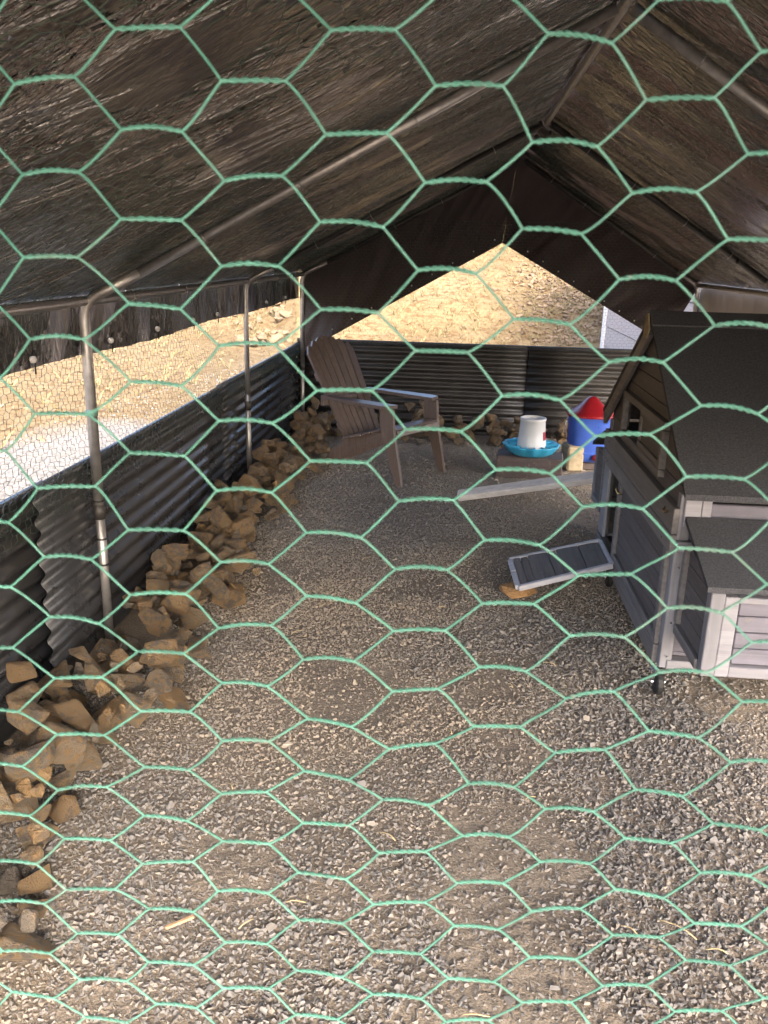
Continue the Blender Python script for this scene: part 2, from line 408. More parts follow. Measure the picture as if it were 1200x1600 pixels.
# ------------------------------------------------------------ gravel floor: geometry-node instances of eight chips
def gravel():
    V, F, VID = [], [], []
    for k in range(8):
        me = rock_mesh(500 + k, 0, 8, (.7, 1.0), 'tmp', None, .08); o = len(V)
        V += [tuple(v.co) for v in me.vertices]; F += [tuple(i + o for i in p.vertices) for p in me.polygons]
        VID += [k] * len(me.vertices); bpy.data.meshes.remove(me)
    nv = len(V); P, SC, RO, TI = [], [], [], []
    def scatter(n, x0, x1, y0, y1, s0, s1, keep=None, tone=0.):
        x = rng.uniform(x0, x1, n); y = rng.uniform(y0, y1, n)
        for i in range(n):
            X, Y = x[i], y[i]
            if keep and not keep(X, Y): continue
            f = fbm(X * 1.9, Y * 1.9, 5, 3); f2 = fbm(X * .9 + 9, Y * .9, 2, 3)
            if f + .25 * math.exp(-((X - .05 - .06 * Y) / .22) ** 2) > .36 and rng.random() < .7: continue    # dusty bare tracks
            u = rng.random(); s = s0 + (s1 - s0) * u ** 2.2
            if f2 > .12: s *= 1.18
            if rng.random() < .006: s *= 1.9
            P.append((X, Y, hgt(X, Y) + s * rng.uniform(.05, .5)))
            SC.append((s * rng.uniform(.85, 1.1), s * rng.uniform(.75, 1.0), s * rng.uniform(.65, .95)))
            RO.append((rng.uniform(-.7, .7), rng.uniform(-.7, .7), rng.uniform(0, 6.28)))
            TI.append(min(1, max(0, rng.normal(.46 - .62 * f2 + tone, .19))))
    fr = lambda X, Y: -1.40 < X < 2.0 and abs(X + .08 - .14 * Y) < .35 + .66 * Y
    scatter(110000, -1.4, 1.6, .6, 3.1, .0048, .0135, fr)
    scatter(80000, -1.2, 2.0, 3.1, 5.0, .006, .0135, fr)
    scatter(52000, -1.2, 2.0, 5.0, 7.5, .007, .0135, fr)
    scatter(7000, -6.0, -1.5, 4.0, 13.0, .012, .024, lambda X, Y: -X < 3.9 - .13 * (Y - 6.0) and X < -1.5, -.28)
    n = len(P)
    me = bpy.data.meshes.new('gravel'); me.from_pydata(V + P, [], F); me.materials.append(M['gravel'])
    def att(nm, ty, arr, key):
        a = me.attributes.new(nm, ty, 'POINT'); a.data.foreach_set(key, np.asarray(arr).ravel())
    att('is_pt', 'BOOLEAN', [False] * nv + [True] * n, 'value'); att('vid', 'INT', VID + [0] * n, 'value')
    att('idx', 'INT', np.concatenate([np.zeros(nv, int), rng.integers(0, 8, n)]).astype(np.int32), 'value')
    att('scl', 'FLOAT_VECTOR', np.concatenate([np.ones((nv, 3)), np.array(SC)]).astype(np.float32), 'vector')
    att('rot', 'FLOAT_VECTOR', np.concatenate([np.zeros((nv, 3)), np.array(RO)]).astype(np.float32), 'vector')
    att('tint', 'FLOAT', np.concatenate([np.zeros(nv), np.array(TI)]).astype(np.float32), 'value')
    ob = bpy.data.objects.new('gravel', me); C.objects.link(ob)
    ng = bpy.data.node_groups.new('scatter_gravel', 'GeometryNodeTree'); ng.is_modifier = True
    ng.interface.new_socket('Geometry', in_out='INPUT', socket_type='NodeSocketGeometry')
    ng.interface.new_socket('Geometry', in_out='OUTPUT', socket_type='NodeSocketGeometry')
    N = ng.nodes.new; L = ng.links.new
    gi, go = N('NodeGroupInput'), N('NodeGroupOutput')
    def na(nm, ty):
        a = N('GeometryNodeInputNamedAttribute'); a.data_type = ty; a.inputs['Name'].default_value = nm
        return [s for s in a.outputs if s.enabled and s.name == 'Attribute'][0]
    sp = N('GeometryNodeSeparateGeometry'); sp.domain = 'POINT'; L(gi.outputs[0], sp.inputs['Geometry']); L(na('is_pt', 'BOOLEAN'), sp.inputs['Selection'])
    si = N('GeometryNodeSplitToInstances'); si.domain = 'POINT'; L(sp.outputs['Inverted'], si.inputs['Geometry']); L(na('vid', 'INT'), si.inputs['Group ID'])
    ip = N('GeometryNodeInstanceOnPoints'); L(sp.outputs['Selection'], ip.inputs['Points']); L(si.outputs['Instances'], ip.inputs['Instance'])
    ip.inputs['Pick Instance'].default_value = True; L(na('idx', 'INT'), ip.inputs['Instance Index'])
    er = N('FunctionNodeEulerToRotation'); L(na('rot', 'FLOAT_VECTOR'), er.inputs[0]); L(er.outputs[0], ip.inputs['Rotation'])
    L(na('scl', 'FLOAT_VECTOR'), ip.inputs['Scale']); L(ip.outputs[0], go.inputs[0])
    md = ob.modifiers.new('scatter', 'NODES'); md.node_group = ng
    tag(ob, 'crushed grey and tan gravel covering the floor of the run', kind='stuff')
gravel()

# ------------------------------------------------------------ corrugated fence sheets
def sheet(y0, y1, x, z1, axis, mat, parent, origin, pitch=.076, amp=.0105, name='sheet', lean=0):
    m = MB(); n = int(z1 / pitch * 8); ns = max(2, int(abs(y1 - y0) / .35))
    def fn(u, v):
        z = -.03 + (z1 + .03) * u; y = y0 + (y1 - y0) * v
        a = amp * math.sin(2 * math.pi * z / pitch) + .004 * math.sin(y * 2.1) + lean * (v - .5)
        return (x + a, y, z) if axis == 'Y' else (y, x + a, z)
    m.grid(fn, n, ns)
    ob = m.build(name, mat, parent, origin, smooth=True, fix=False)
    so = ob.modifiers.new('gauge', 'SOLIDIFY'); so.thickness = .0015
    return ob
lw = thing('corrugated_fence', 'low charcoal corrugated steel fence along the left side behind the rock border', 'fence', (-1.42, 3, 0))
sheet(.45, 2.74, -1.432, .80, 'Y', M['sheet'], lw, lw.location)
sheet(2.66, 5.04, -1.420, .80, 'Y', M['sheet'], lw, lw.location, lean=.006)
sheet(4.96, 7.68, -1.432, .80, 'Y', M['sheet'], lw, lw.location)
for y in (.9, 1.8, 2.70, 3.6, 4.4, 5.0, 6.0, 6.9):
    for z in (.094, .399, .703):
        sm = MB().lathe([(0, .004), (.006, .004), (.006, .001), (.010, 0), (0, 0)], (0, 0, 0), 8); sm.v = [(-1.4085 + v[2], y + v[0], z + v[1]) for v in sm.v]
        sm.build('screw', M['steel_dark'], lw, lw.location)
bw = thing('corrugated_fence', 'low black corrugated steel fence across the back under the triangular opening', 'fence', (.3, 7.67, 0))
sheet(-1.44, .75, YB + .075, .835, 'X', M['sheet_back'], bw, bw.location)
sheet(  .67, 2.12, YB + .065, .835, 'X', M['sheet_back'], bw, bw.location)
# ------------------------------------------------------------ canopy frame of steel tube
fr = thing('tent_skeleton', 'galvanised steel tube frame of the tent with posts, rafters and eave rails', 'tent frame', (.33, 3, 0))
FO = fr.location.copy()
def bend(a, b, c, r=.10, n=6):
    a, b, c = Vector(a), Vector(b), Vector(c); p = b + (a - b).normalized() * r; q = b + (c - b).normalized() * r
    return [p * (1 - t) ** 2 + b * 2 * t * (1 - t) + q * t * t for t in [i / n for i in range(n + 1)]]
sl, sr = (RZ - EZ) / (RX - EX), (RZ - EZ) / (EXR - RX)
for k, y in enumerate((-1.3, .61, 3.07, 5.53, YB)):  # foremost frame is unseen, added to carry the shading overhang
    st = M['steel']
    for s, ex in ((1, EX), (-1, EXR)):
        MB().tube([(ex, y, -.02), (ex, y, .66)], .0185, 12).build('post', st, fr, FO, True)
        MB().tube([(ex, y, .60), (ex, y, 1.22)] + bend((ex, y, 1.0), (ex, y, EZ + .005), (RX, y, RZ), .07) + [Vector((ex, y, EZ)).lerp(Vector((RX, y, RZ)), .12)], .0205 if k != 3 else .017, 12).build('corner_elbow', st, fr, FO, True)
        a = Vector((ex, y, EZ)).lerp(Vector((RX, y, RZ)), .10); b = Vector((ex, y, EZ)).lerp(Vector((RX, y, RZ)), .985)
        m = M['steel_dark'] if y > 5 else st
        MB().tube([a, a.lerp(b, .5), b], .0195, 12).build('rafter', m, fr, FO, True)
        for f in (.17, .38, .62, .83):
            c = a.lerp(b, f); d = (b - a).normalized(); n = Vector((0, 1, 0))
            ring = [c + (n * math.cos(t) + d.cross(n) * math.sin(t)) * .024 for t in np.linspace(0, 6.2, 12)]
            MB().tube(ring + [ring[-1] + Vector((.0, .01, .03))], .0022, 5).build('wire_tie', M['steel'], fr, FO, True)
    MB().lathe([(.0, -.03), (.023, -.03), (.023, .03), (0, .03)], (EX, y, .585), 12).build('joint_collar', M['steel_dark'], fr, FO, True)
MB().lathe([(.0195, -.014), (.0235, -.012), (.0235, .010), (.0195, .012)], (EX, 3.07, .985), 14).build('tie', M['tie'], fr, FO, True)
for z in (.36, .47, .63): MB().lathe([(.0185, -.004), (.0215, -.003), (.0215, .003), (.0185, .004)], (EX, 3.07, z), 12).build('clip', M['black'], fr, FO, True)
for ex in (EX, EXR):
    o = .012 if ex == EX else -.012
    MB().tube([(ex + o, -1.32, EZ + .012), (ex + o, 3, EZ + .012), (ex + o, YB, EZ + .012)], .0185, 12).build('eave_rail', M['steel'], fr, FO, True)
    for y in (1.2, 2.2, 3.5, 4.2, 5.7, 6.4):
        c = Vector((ex + o, y, EZ + .012)); ring = [c + Vector((math.cos(t), 0, math.sin(t))) * .024 for t in np.linspace(0, 6.2, 12)]
        MB().tube(ring + [ring[-1] + Vector((.0, .02, -.035))], .0022, 5).build('wire_tie', M['steel'], fr, FO, True)
MB().tube([(RX, -1.32, RZ), (RX, 2.5, RZ), (RX, 5.56, RZ)], .0185, 12).build('ridge_pole', M['steel'], fr, FO, True)

# ------------------------------------------------------------ canopy tarp
tp = thing('canopy_tarp', 'dark brown plastic tarpaulin roofing the tent, crinkled and shiny underneath', 'tarp', (.33, 3, 0))
TO = tp.location.copy()
def roof(side, name):
    ex = EX if side < 0 else EXR; L = math.hypot(RX - ex, RZ - EZ); y0, y1 = -1.35, YB + .05  # stretch ahead of the front wire is an added overhang shading the floor
    nrm = Vector((-(RZ - EZ) * (1 if side < 0 else -1), 0, abs(RX - ex))).normalized()
    m = MB(); uv = []; nu, nv = 48, 150
    for j in range(nv + 1):
        for i in range(nu + 1):
            u = i / nu * 1.0; y = y0 + (y1 - y0) * j / nv; s = u * L
            p = Vector((ex, y, EZ)).lerp(Vector((RX, y, RZ)), u)
            bay = math.sin(math.pi * (((y - .61) / 2.46) % 1.0)) * math.sin(math.pi * min(1, u * 1.02))
            a = R(24); q = (s * math.cos(a) + y * math.sin(a), -s * math.sin(a) + y * math.cos(a))
            d = .030 - .022 * bay + .020 * fbm(q[0] * .45, q[1] * 1.6, 11 + side, 3) * min(1, 6 * u * (1.02 - u) + .1) + .0022 * fbm(q[0] * 1.6, q[1] * 7, 4, 2)
            if abs(((y - .61) / 2.46 + .5) % 1.0 - .5) < .03: d = max(.021, d)
            d = d + (.032 - d) * ss(.97, 1, u); p = p + Vector((0, 0, d / nrm.z))
            m.v.append(tuple(p)); uv.append((s, y))
    for j in range(nv):
        for i in range(nu):
            a = j * (nu + 1) + i; m.f.append((a, a + 1, a + nu + 2, a + nu + 1))
    return m.build(name, M['tarp'], tp, TO, True, False, uv)
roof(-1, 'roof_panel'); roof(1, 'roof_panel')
def flap(x, zb, mat, sgn):
    m = MB(); uv = []; nu, nv = 8, 220
    for j in range(nv + 1):
        y = .40 + 7.20 * j / nv
        for i in range(nu + 1):
            u = i / nu; z = EZ + .035 - (EZ + .035 - zb(y)) * u
            dx = sgn * (.028 - .004 * u) + (.012 * fbm(y * 5, z * 1.5, 2) + .008 * fbm(y * 16, z * 3, 8)) * (.3 + u)
            m.v.append((x + dx, y, z)); uv.append((z * 1.0, y))
    for j in range(nv):
        for i in range(nu):
            a = j * (nu + 1) + i; m.f.append((a, a + 1, a + nu + 2, a + nu + 1))
    return m.build('side_flap', mat, tp, TO, True, False, uv)
flap(EX, lambda y: 1.195 + .006 * math.sin(y * 2.9) + .006 * fbm(y * 1.2, 0), M['tarp_side'], -1)
flap(EXR, lambda y: 1.10 + .006 * math.sin(y * 2.9), M['tarp_pale'], 1)
# rear gable sheets, drawn aside to leave a triangular opening
def gable(corners, name, seed):
    """bilinear sheet with hanging folds; corners: top-left, top-right, bottom-left, bottom-right (x, z)"""
    tl, tr, bl, br = [Vector((c[0], 0, c[1])) for c in corners]; m = MB(); uv = []; nu, nv = 70, 40
    for j in range(nv + 1):
        v = j / nv
        for i in range(nu + 1):
            u = i / nu; p = tl.lerp(tr, u).lerp(bl.lerp(br, u), v)
            w = (u * 2.2 + v * .5)
            dy = (.035 * fbm(w * 2.4, v * .5, seed) + .016 * fbm(w * 8, v * .9, seed + 3)) * (.25 + .75 * v)
            m.v.append((p.x, YB + .005 + dy, p.z)); uv.append((p.z, p.x))
    for j in range(nv):
        for i in range(nu):
            a = j * (nu + 1) + i; m.f.append((a, a + 1, a + nu + 2, a + nu + 1))
    return m.build(name, M['tarp_end'], tp, TO, True, False, uv)
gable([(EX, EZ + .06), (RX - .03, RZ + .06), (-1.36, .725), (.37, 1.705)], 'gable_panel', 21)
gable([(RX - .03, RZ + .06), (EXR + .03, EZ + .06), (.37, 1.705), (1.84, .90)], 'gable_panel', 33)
# shock-cord balls along the hems
def bungee(p, hang, n, sc=1.0):
    MB().lathe([(0, -.013 * sc), (.009 * sc, -.010 * sc), (.013 * sc, 0), (.009 * sc, .010 * sc), (0, .013 * sc)], p, 10).build('bungee_ball', M['whitep' if n % 2 == 0 else 'black'], tp, TO, True)
    q = Vector(p); MB().tube([q + Vector((0, 0, .012)), q + Vector((.004, .006, .03)), q + Vector(hang)], .003, 5).build('bungee_cord', M['black'], tp, TO, True)
for i, y in enumerate((2.68, 3.33, 3.88, 4.43, 4.90, 6.2, 6.9)): bungee((EX - .012, y, 1.232), (0, .01, -.05), 0)
bungee((RX + .02, 5.50, RZ - .07), (0, .0, .09), 1); bungee((1.70, 5.48, 1.60), (0, .0, .07), 1)
for i in range(9):
    f = i / 8; p = Vector((-1.1, YB - .03, .90)).lerp(Vector((.30, YB - .03, 1.70)), f); bungee(p + Vector((0, 0, .03)), (.0, .01, -.03), 0, .5)
    p = Vector((.45, YB - .03, 1.69)).lerp(Vector((1.55, YB - .03, 1.06)), f); bungee(p + Vector((0, 0, .03)), (.0, .01, -.03), 0, .5)

# ------------------------------------------------------------ fine wire netting
def netting(W, H, cw, ch, f3, r, name, label, mat, jit=.12, keep=None, seed=3):
    """hexagon net in a (W x H) rectangle, twisted legs along the second axis, mapped to space by f3(a, b)"""
    rr = random.Random(seed); nodes = {}; m = MB(); nc = int(W / cw * 2) + 2; nr = int(H / ch) + 2
    def nd(i, j, e):
        k = (i, j, e)
        if k not in nodes:
            a = i * cw / 2; b = (j + (.5 if i % 2 else 0)) * ch + (e - .5) * ch * .42
            nodes[k] = (a + rr.uniform(-jit, jit) * cw, b + rr.uniform(-jit, jit) * ch)
        return nodes[k]
    def seg(p, q, rad):
        if not (0 <= p[0] <= W and 0 <= p[1] <= H and 0 <= q[0] <= W and 0 <= q[1] <= H): return
        if keep and not (keep(*p) and keep(*q)): return
        P, Q = Vector(f3(*p)), Vector(f3(*q)); d = (Q - P).normalized(); x = d.orthogonal().normalized(); y = d.cross(x)
        o = len(m.v)
        for e in (P, Q):
            for k in range(3):
                t = k * 2.0944; m.v.append(tuple(e + (x * math.cos(t) + y * math.sin(t)) * rad))
        for k in range(3):
            k2 = (k + 1) % 3; m.f.append((o + k, o + k2, o + 3 + k2, o + 3 + k))
    for i in range(nc):
        for j in range(-1, nr):
            seg(nd(i, j, 0), nd(i, j, 1), r * 1.35)
            jj = j if i % 2 else j - 1     # neighbour column, row below/above
            seg(nd(i, j, 1), nd(i + 1, jj + 1, 0), r); seg(nd(i, j, 0), nd(i + 1, jj, 1), r)
    ob = m.build(name, mat, None, f3(W / 2, 0), fix=False)
    return tag(ob, label, 'netting')
netting(7.9, .86, .042, .052, lambda a, b: (EX - .022 + (.012 * math.sin(a * 3) if b > .2 else .03 * (1 - b / .2)), -.4 + a, .66 + b), .0008, 'wire_netting',
        'fine wire netting closing the side opening above the left corrugated fence', M['net'])
netting(3.45, 1.1, .042, .052, lambda a, b: (-1.37 + a, YB - .03, .80 + b), .0007, 'wire_netting', 'fine wire netting across the triangular opening at the back', M['net'], seed=5)
Ls, Rs = math.hypot(RX - EX, RZ - EZ), math.hypot(RX - EXR, RZ - EZ)
def sag(a, b): return .012 * fbm(a * 1.5, b * 1.5, 6)
netting(7.85, Ls - .05, .050, .075, lambda a, b: (EX + (RX - EX) * b / Ls, -.3 + a, EZ + (RZ - EZ) * b / Ls + .012 + sag(a, b)), .0008, 'wire_netting',
        'fine wire netting stretched under the left roof slope', M['net'], .2, seed=8)
netting(7.85, Rs - .05, .050, .075, lambda a, b: (EXR + (RX - EXR) * b / Rs, -.3 + a, EZ + (RZ - EZ) * b / Rs + .012 + sag(a, b)), .0008, 'wire_netting',
        'fine wire netting stretched under the right roof slope', M['net'], .2, seed=9)
# ------------------------------------------------------------ chicken coop
cx, cy0, cy1, cx1 = .84, 2.95, 4.42, 1.95
coop = thing('chicken_coop', 'grey timber chicken coop on castors with dark felt gable roof and lower nest box', 'chicken coop', (cx, 3.68, 0))
CO = coop.location.copy()
ZB, ZE, ZR, YR = .11, .80, 1.355, 3.68
D, DX, T, P_, RL = M['coop_dark'], M['coop_dark_x'], M['coop_trim'], M['coop_post'], M['coop_rail']
def part(name, mat, parent=None): 
    return lambda mb, **k: mb.build(name, mat, parent or coop, CO, **k)
# corner posts
for x in (cx + .022, cx1 - .022):
    for y in (cy0 + .02, cy1 - .02):
        part('corner_post', P_)(MB().box((x, y, (ZB + ZE) / 2), (.045, .045, ZE - ZB), None, .003))
# gable end: siding boards following the roof slope
def roof_z(y): return ZR - abs(y - YR) * (ZR - .80) / .86
def gable_end(xf, sgn):
    z = .80 if sgn < 0 else .742
    while z < ZR - .05:
        z2 = min(z + .076, ZR - .02)
        w1 = (ZR - z) / ((ZR - .80) / .86) - .03; w2 = max(.01, (ZR - z2) / ((ZR - .80) / .86) - .03)
        y1a, y1b = max(cy0, YR - w1), min(cy1, YR + w1); y2a, y2b = max(cy0, YR - w2), min(cy1, YR + w2)
        spans = [((y1a, y2a), (y1b, y2b))]
        if sgn > 0 and .78 < z < .96: spans = [((y1a, y2a), (3.28, 3.28)), ((4.06, 4.06), (y1b, y2b))]
        for (a1, a2), (b1, b2) in spans:
            if b1 - a1 < .02: continue
            poly = [(xf, a1, z + .002), (xf, b1, z + .002), (xf, max(b2, a2 + .004), z2 - .002), (xf, min(a2, b2 - .004), z2 - .002)]
            part('siding_board', D)(MB().prism(poly, (.012 * sgn, 0, 0)))
        z = z2
# siding boards of both gable ends
gable_end(cx + .010, 1); gable_end(cx1 - .010, -1)
part('light_blocker', M['black'])(MB().prism([(cx + .42, cy0 + .06, .17), (cx + .42, cy1 - .06, .17), (cx + .42, cy1 - .06, .80), (cx + .42, YR + .3, 1.12), (cx + .42, YR - .3, 1.12), (cx + .42, cy0 + .06, .80)], (.01, 0, 0)))  # added black sheet, stops light showing through the window
# sliding window
wy0, wy1, wz0, wz1 = 3.26, 4.08, .78, 1.0
wf = part('window_frame', T)(MB().box((cx - .002, (wy0 + wy1) / 2, wz1 - .016), (.03, wy1 - wy0, .032)).box((cx - .002, (wy0 + wy1) / 2, wz0 + .016), (.03, wy1 - wy0, .032))
                             .box((cx - .0025, wy0 + .016, (wz0 + wz1) / 2), (.029, .032, wz1 - wz0 - .066)).box((cx - .0025, wy1 - .016, (wz0 + wz1) / 2), (.029, .032, wz1 - wz0 - .066)))
part('sliding_panel', T, wf)(MB().box((cx - .001, 3.50, .962), (.02, .42, .026)).box((cx - .001, 3.50, .822), (.02, .42, .026)).box((cx - .0015, 3.305, .892), (.019, .030, .112)).box((cx - .0015, 3.695, .892), (.019, .030, .112)))
part('panel_board', D, wf)(MB().box((cx + .002, 3.50, .892), (.010, .36, .112)))
# beam under the window (two planks), door frame
for z0, z1 in ((.575, .645), (.649, .745)):
    part('cross_beam', T)(MB().box((cx - .004, (cy0 + cy1) / 2, (z0 + z1) / 2), (.034, cy1 - cy0 + .004, z1 - z0)))
part('bottom_rail', T)(MB().box((cx + .0, (cy0 + cy1) / 2, .145), (.036, cy1 - cy0 - .095, .075)))
part('door_jamb', P_)(MB().box((cx - .006, 4.305, .385), (.018, .13, .375)))
dr = part('door', T)(MB().box((cx - .003, 3.945, .378), (.028, .05, .385)).box((cx - .003, 3.02, .378), (.028, .045, .385)).box((cx - .004, 3.482, .203), (.026, .872, .032)))
z = .222
for k in range(5):
    part('door_board', D, dr)(MB().box((cx + .004, 3.482, z + .034), (.014, .872, .066))); z += .0692
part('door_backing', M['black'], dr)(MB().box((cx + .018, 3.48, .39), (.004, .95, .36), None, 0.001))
part('latch', M['brass'], dr)(MB().tube([(cx - .018, 3.975, .535), (cx - .028, 3.945, .54), (cx - .026, 3.91, .53), (cx - .018, 3.895, .53)], .006, 6))
part('hook', M['brass'])(MB().tube([(cx - .02, 3.02, .715), (cx - .035, 3.01, .712), (cx - .036, 3.05, .708), (cx - .02, 3.075, .715)], .0035, 6))
# front wall (towards camera) above the nest box
part('front_rail', DX)(MB().box(((cx + cx1) / 2, cy0 + .004, .655), (cx1 - cx - .09, .03, .045)))
part('front_rail', RL)(MB().box(((cx + cx1) / 2, cy0 - .002, .608), (cx1 - cx + .004, .05, .040)))
part('front_board', DX)(MB().box(((cx + cx1) / 2 + .03, cy0 + .006, .725), (cx1 - cx - .15, .02, .088)))
part('corner_block', RL)(MB().box((cx + .040, cy0 - .004, .735), (.058, .034, .105))); part('corner_block', RL)(MB().box((cx + .088, cy0 - .003, .735), (.034, .032, .104)))
part('hinge_plate', M['step'])(MB().box((cx + .17, cy0 - .030, .604), (.085, .006, .034)))
part('bottom_rail', RL)(MB().box(((cx + cx1) / 2, cy0 + .012, .128), (cx1 - cx - .05, .045, .036)))
part('floor_board', DX)(MB().box(((cx + cx1) / 2, YR, .155), (cx1 - cx - .08, cy1 - cy0 - .08, .016)))
for k in range(6): part('front_board', DX)(MB().box(((cx + cx1) / 2, cy0 + .032, .20 + k * .066), (cx1 - cx - .10, .014, .063)))
# back and right walls so the inside is dark
for k in range(9): part('back_board', D)(MB().box(((cx + cx1) / 2, cy1 - .012, .20 + k * .069), (cx1 - cx - .08, .014, .066)))
for k in range(9): part('side_board', D)(MB().box((cx1 - .012, YR, .20 + k * .069), (.014, cy1 - cy0 - .08, .066)))
part('back_board', D)(MB().box(((cx + cx1) / 2, cy1 - .012, .838), (cx1 - cx - .03, .014, .078)))
part('front_board', D)(MB().box(((cx + cx1) / 2, cy0 + .02, .805), (cx1 - cx - .08, .014, .066)))
# roof panels
for sg, y_e in ((-1, 2.825), (1, 4.53)):
    x0, x1 = cx - .024, cx1 + .06; ze = ZR - (.86) * (ZR - .80) / .86 - .01 + .045
    p = [(x0, YR, ZR + .03), (x0, y_e, ze), (x0, y_e, ze - .022), (x0, YR, ZR + .006)]
    rp = part('roof_panel', M['felt'])(MB().prism(p, (x1 - x0, 0, 0)))
    if sg > 0: part('barge_board', T, rp)(MB().bar((cx - .012, YR - .002 * sg, ZR - .035), (cx - .012, y_e - sg * .02, ze - .055), .022, .062))
rc = part('ridge_cap', M['felt'])(MB().prism([(cx - .027, YR - .075, ZR - .010), (cx - .027, YR, ZR + .042), (cx - .027, YR + .075, ZR - .010), (cx - .027, YR + .07, ZR - .022), (cx - .027, YR, ZR + .032), (cx - .027, YR - .07, ZR - .022)], (cx1 - cx + .09, 0, 0)))
part('gable_block', M['pale_stone'])(MB().prism([(cx - .035, YR - .05, ZR - .035), (cx - .035, YR - .012, ZR + .03), (cx - .035, YR + .03, ZR + .02), (cx - .035, YR + .04, ZR - .06), (cx - .035, YR - .02, ZR - .07)], (.007, 0, 0)))
# nest boxes: a large one in front, a matching one at the back
def nest(yw, yf, xa, xb, sg):
    nb = part('nest_box', P_)(MB().box((xa + .022, yf, .42), (.045, .045, .30)))
    N = lambda n, m: part(n, m, nb)
    N('corner_post', P_)(MB().box((xb - .022, yf, .42), (.045, .045, .30)))
    N('front_stile', RL)(MB().box((xa + .068, yf - sg * .006, .415), (.046, .032, .288))); N('front_rail', RL)(MB().box(((xa + xb) / 2, yf - sg * .005, .548), (xb - xa - .18, .030, .022)))
    N('front_rail', RL)(MB().box(((xa + xb) / 2 + .02, yf - sg * .005, .290), (xb - xa - .14, .034, .038)))
    for k in range(4): N('board', DX)(MB().box(((xa + xb) / 2 + .02, yf + sg * .004, .341 + k * .0585), (xb - xa - .16, .016, .055)))
    L = abs(yw - yf); ym = (yw + yf) / 2
    zt = lambda y: .565 + (y - yf) * sg * .13 / L
    N('side_rail', T)(MB().bar((xa + .006, yf + sg * .025, .290), (xa + .006, yw - sg * .025, .290), .03, .038))
    N('side_stile', T)(MB().box((xa + .0065, yw - sg * .035, .46), (.03, .03, .29)))
    for k in range(5):
        za, zb = .312 + k * .062, .312 + (k + 1) * .062 - .003
        a, b = yf + sg * .022, yw - sg * .05
        zb1, zb2 = min(zb, zt(a) - .004), min(zb, zt(b) - .004)
        if zb1 <= za: a = yf + sg * (za + .02 - .565) / .13 * L; zb1 = za + .012
        N('board', D)(MB().prism([(xa + .008, a, za), (xa + .008, b, za), (xa + .008, b, zb2), (xa + .008, a, zb1)], (.014, 0, 0)))
    N('lid', M['felt'])(MB().prism([(xa - .02, yf - sg * .035, .578), (xa - .02, yw - sg * .028, .578 + .13), (xa - .02, yw - sg * .028, .596 + .13), (xa - .02, yf - sg * .035, .596)], (xb - xa + .04, 0, 0)))
    N('back_lining', M['black'])(MB().box(((xa + xb) / 2, ym, .285), (xb - xa - .06, L - .05, .006), None, .001))
nest(cy0, 2.61, cx + .035, cx1 - .03, 1); nest(cy1, 4.74, cx + .0, cx1 - .03, -1)
# castors
def castor(x, y):
    c = part('castor', M['chrome'])(MB().box((x, y, ZB - .006), (.055, .055, .006)).box((x - .018, y - .002, .078), (.003, .038, .062)).box((x + .018, y - .002, .078), (.003, .038, .062)).tube([(x - .026, y - .006, .058), (x + .026, y - .006, .058)], .007, 8))
    w = MB(); pr = [(.0, -.014), (.041, -.014), (.049, -.008), (.049, .008), (.041, .014), (0, .014)]; w.lathe(pr, (0, 0, 0), 20)
    w.v = [(x + v[2], y - .006 + v[0], .058 + v[1]) for v in w.v]; part('wheel', M['black'], c)(w, smooth=False)
for x in (cx + .0, cx1 - .04):
    for y in (cy0 - .01, cy1 - .04, 4.02 if x < 1 else 3.7): castor(x, y)
# screw heads
for (x, y, z, ax) in [(cx + .022, cy0 - .004, z, 'y') for z in (.16, .30, .52)] + [(cx + .10, cy0 - .028, .608, 'y'), (cx + .30, cy0 - .028, .608, 'y'), (cx + .03, cy0 - .028, .608, 'y')] + [(cx - .022, y, z, 'x') for y in (3.06, 4.28, 4.36) for z in (.60, .70)] + [(cx + .10, 2.592, z, 'y') for z in (.33, .42, .52)]:
    sc2 = MB().lathe([(0, .0), (.005, .0), (.004, .002), (0, .0025)], (0, 0, 0), 8)
    sc2.v = [(x + v[0], y - v[2], z + v[1]) if ax == 'y' else (x - v[2], y + v[0], z + v[1]) for v in sc2.v]
    part('screw', M['chrome'])(sc2)
# ramp
def ramp():
    A, B, C_, Dd = Vector((.80, 4.16, .215)), Vector((.80, 3.835, .215)), Vector((.362, 3.735, .085)), Vector((.345, 4.115, .085))
    A = Vector((.815, 4.22, .18)); B = Vector((.815, 3.86, .18))
    up = (B - A).cross(Dd - A).normalized(); up = up if up.z > 0 else -up
    rm = part('ramp', M['ramp_frame'])(MB().bar(Dd, A, .026, .026, up).bar(C_, B, .026, .026, up).bar(Dd.lerp(C_, .04), Dd.lerp(C_, .47), .026, .024, up).bar(Dd.lerp(C_, .52), Dd.lerp(C_, .97), .026, .024, up).bar(A.lerp(B, .04), A.lerp(B, .96), .022, .024, up))
    n = 5; e = [0, .085, .17, .40, .50, .76, 1.0]
    for k in range(6):
        f0, f1 = .03 + e[k] * .94, .03 + e[k + 1] * .94
        a = Dd.lerp(A, (f0 + f1) / 2).lerp(C_.lerp(B, (f0 + f1) / 2), .03); b = Dd.lerp(A, (f0 + f1) / 2).lerp(C_.lerp(B, (f0 + f1) / 2), .97)
        part('slat', M['ramp_slat'], rm)(MB().bar(a + up * (.001 if k % 2 else .005), b + up * (.001 if k % 2 else .005), (A - Dd).length * (f1 - f0) - .005, .010, up))
ramp()

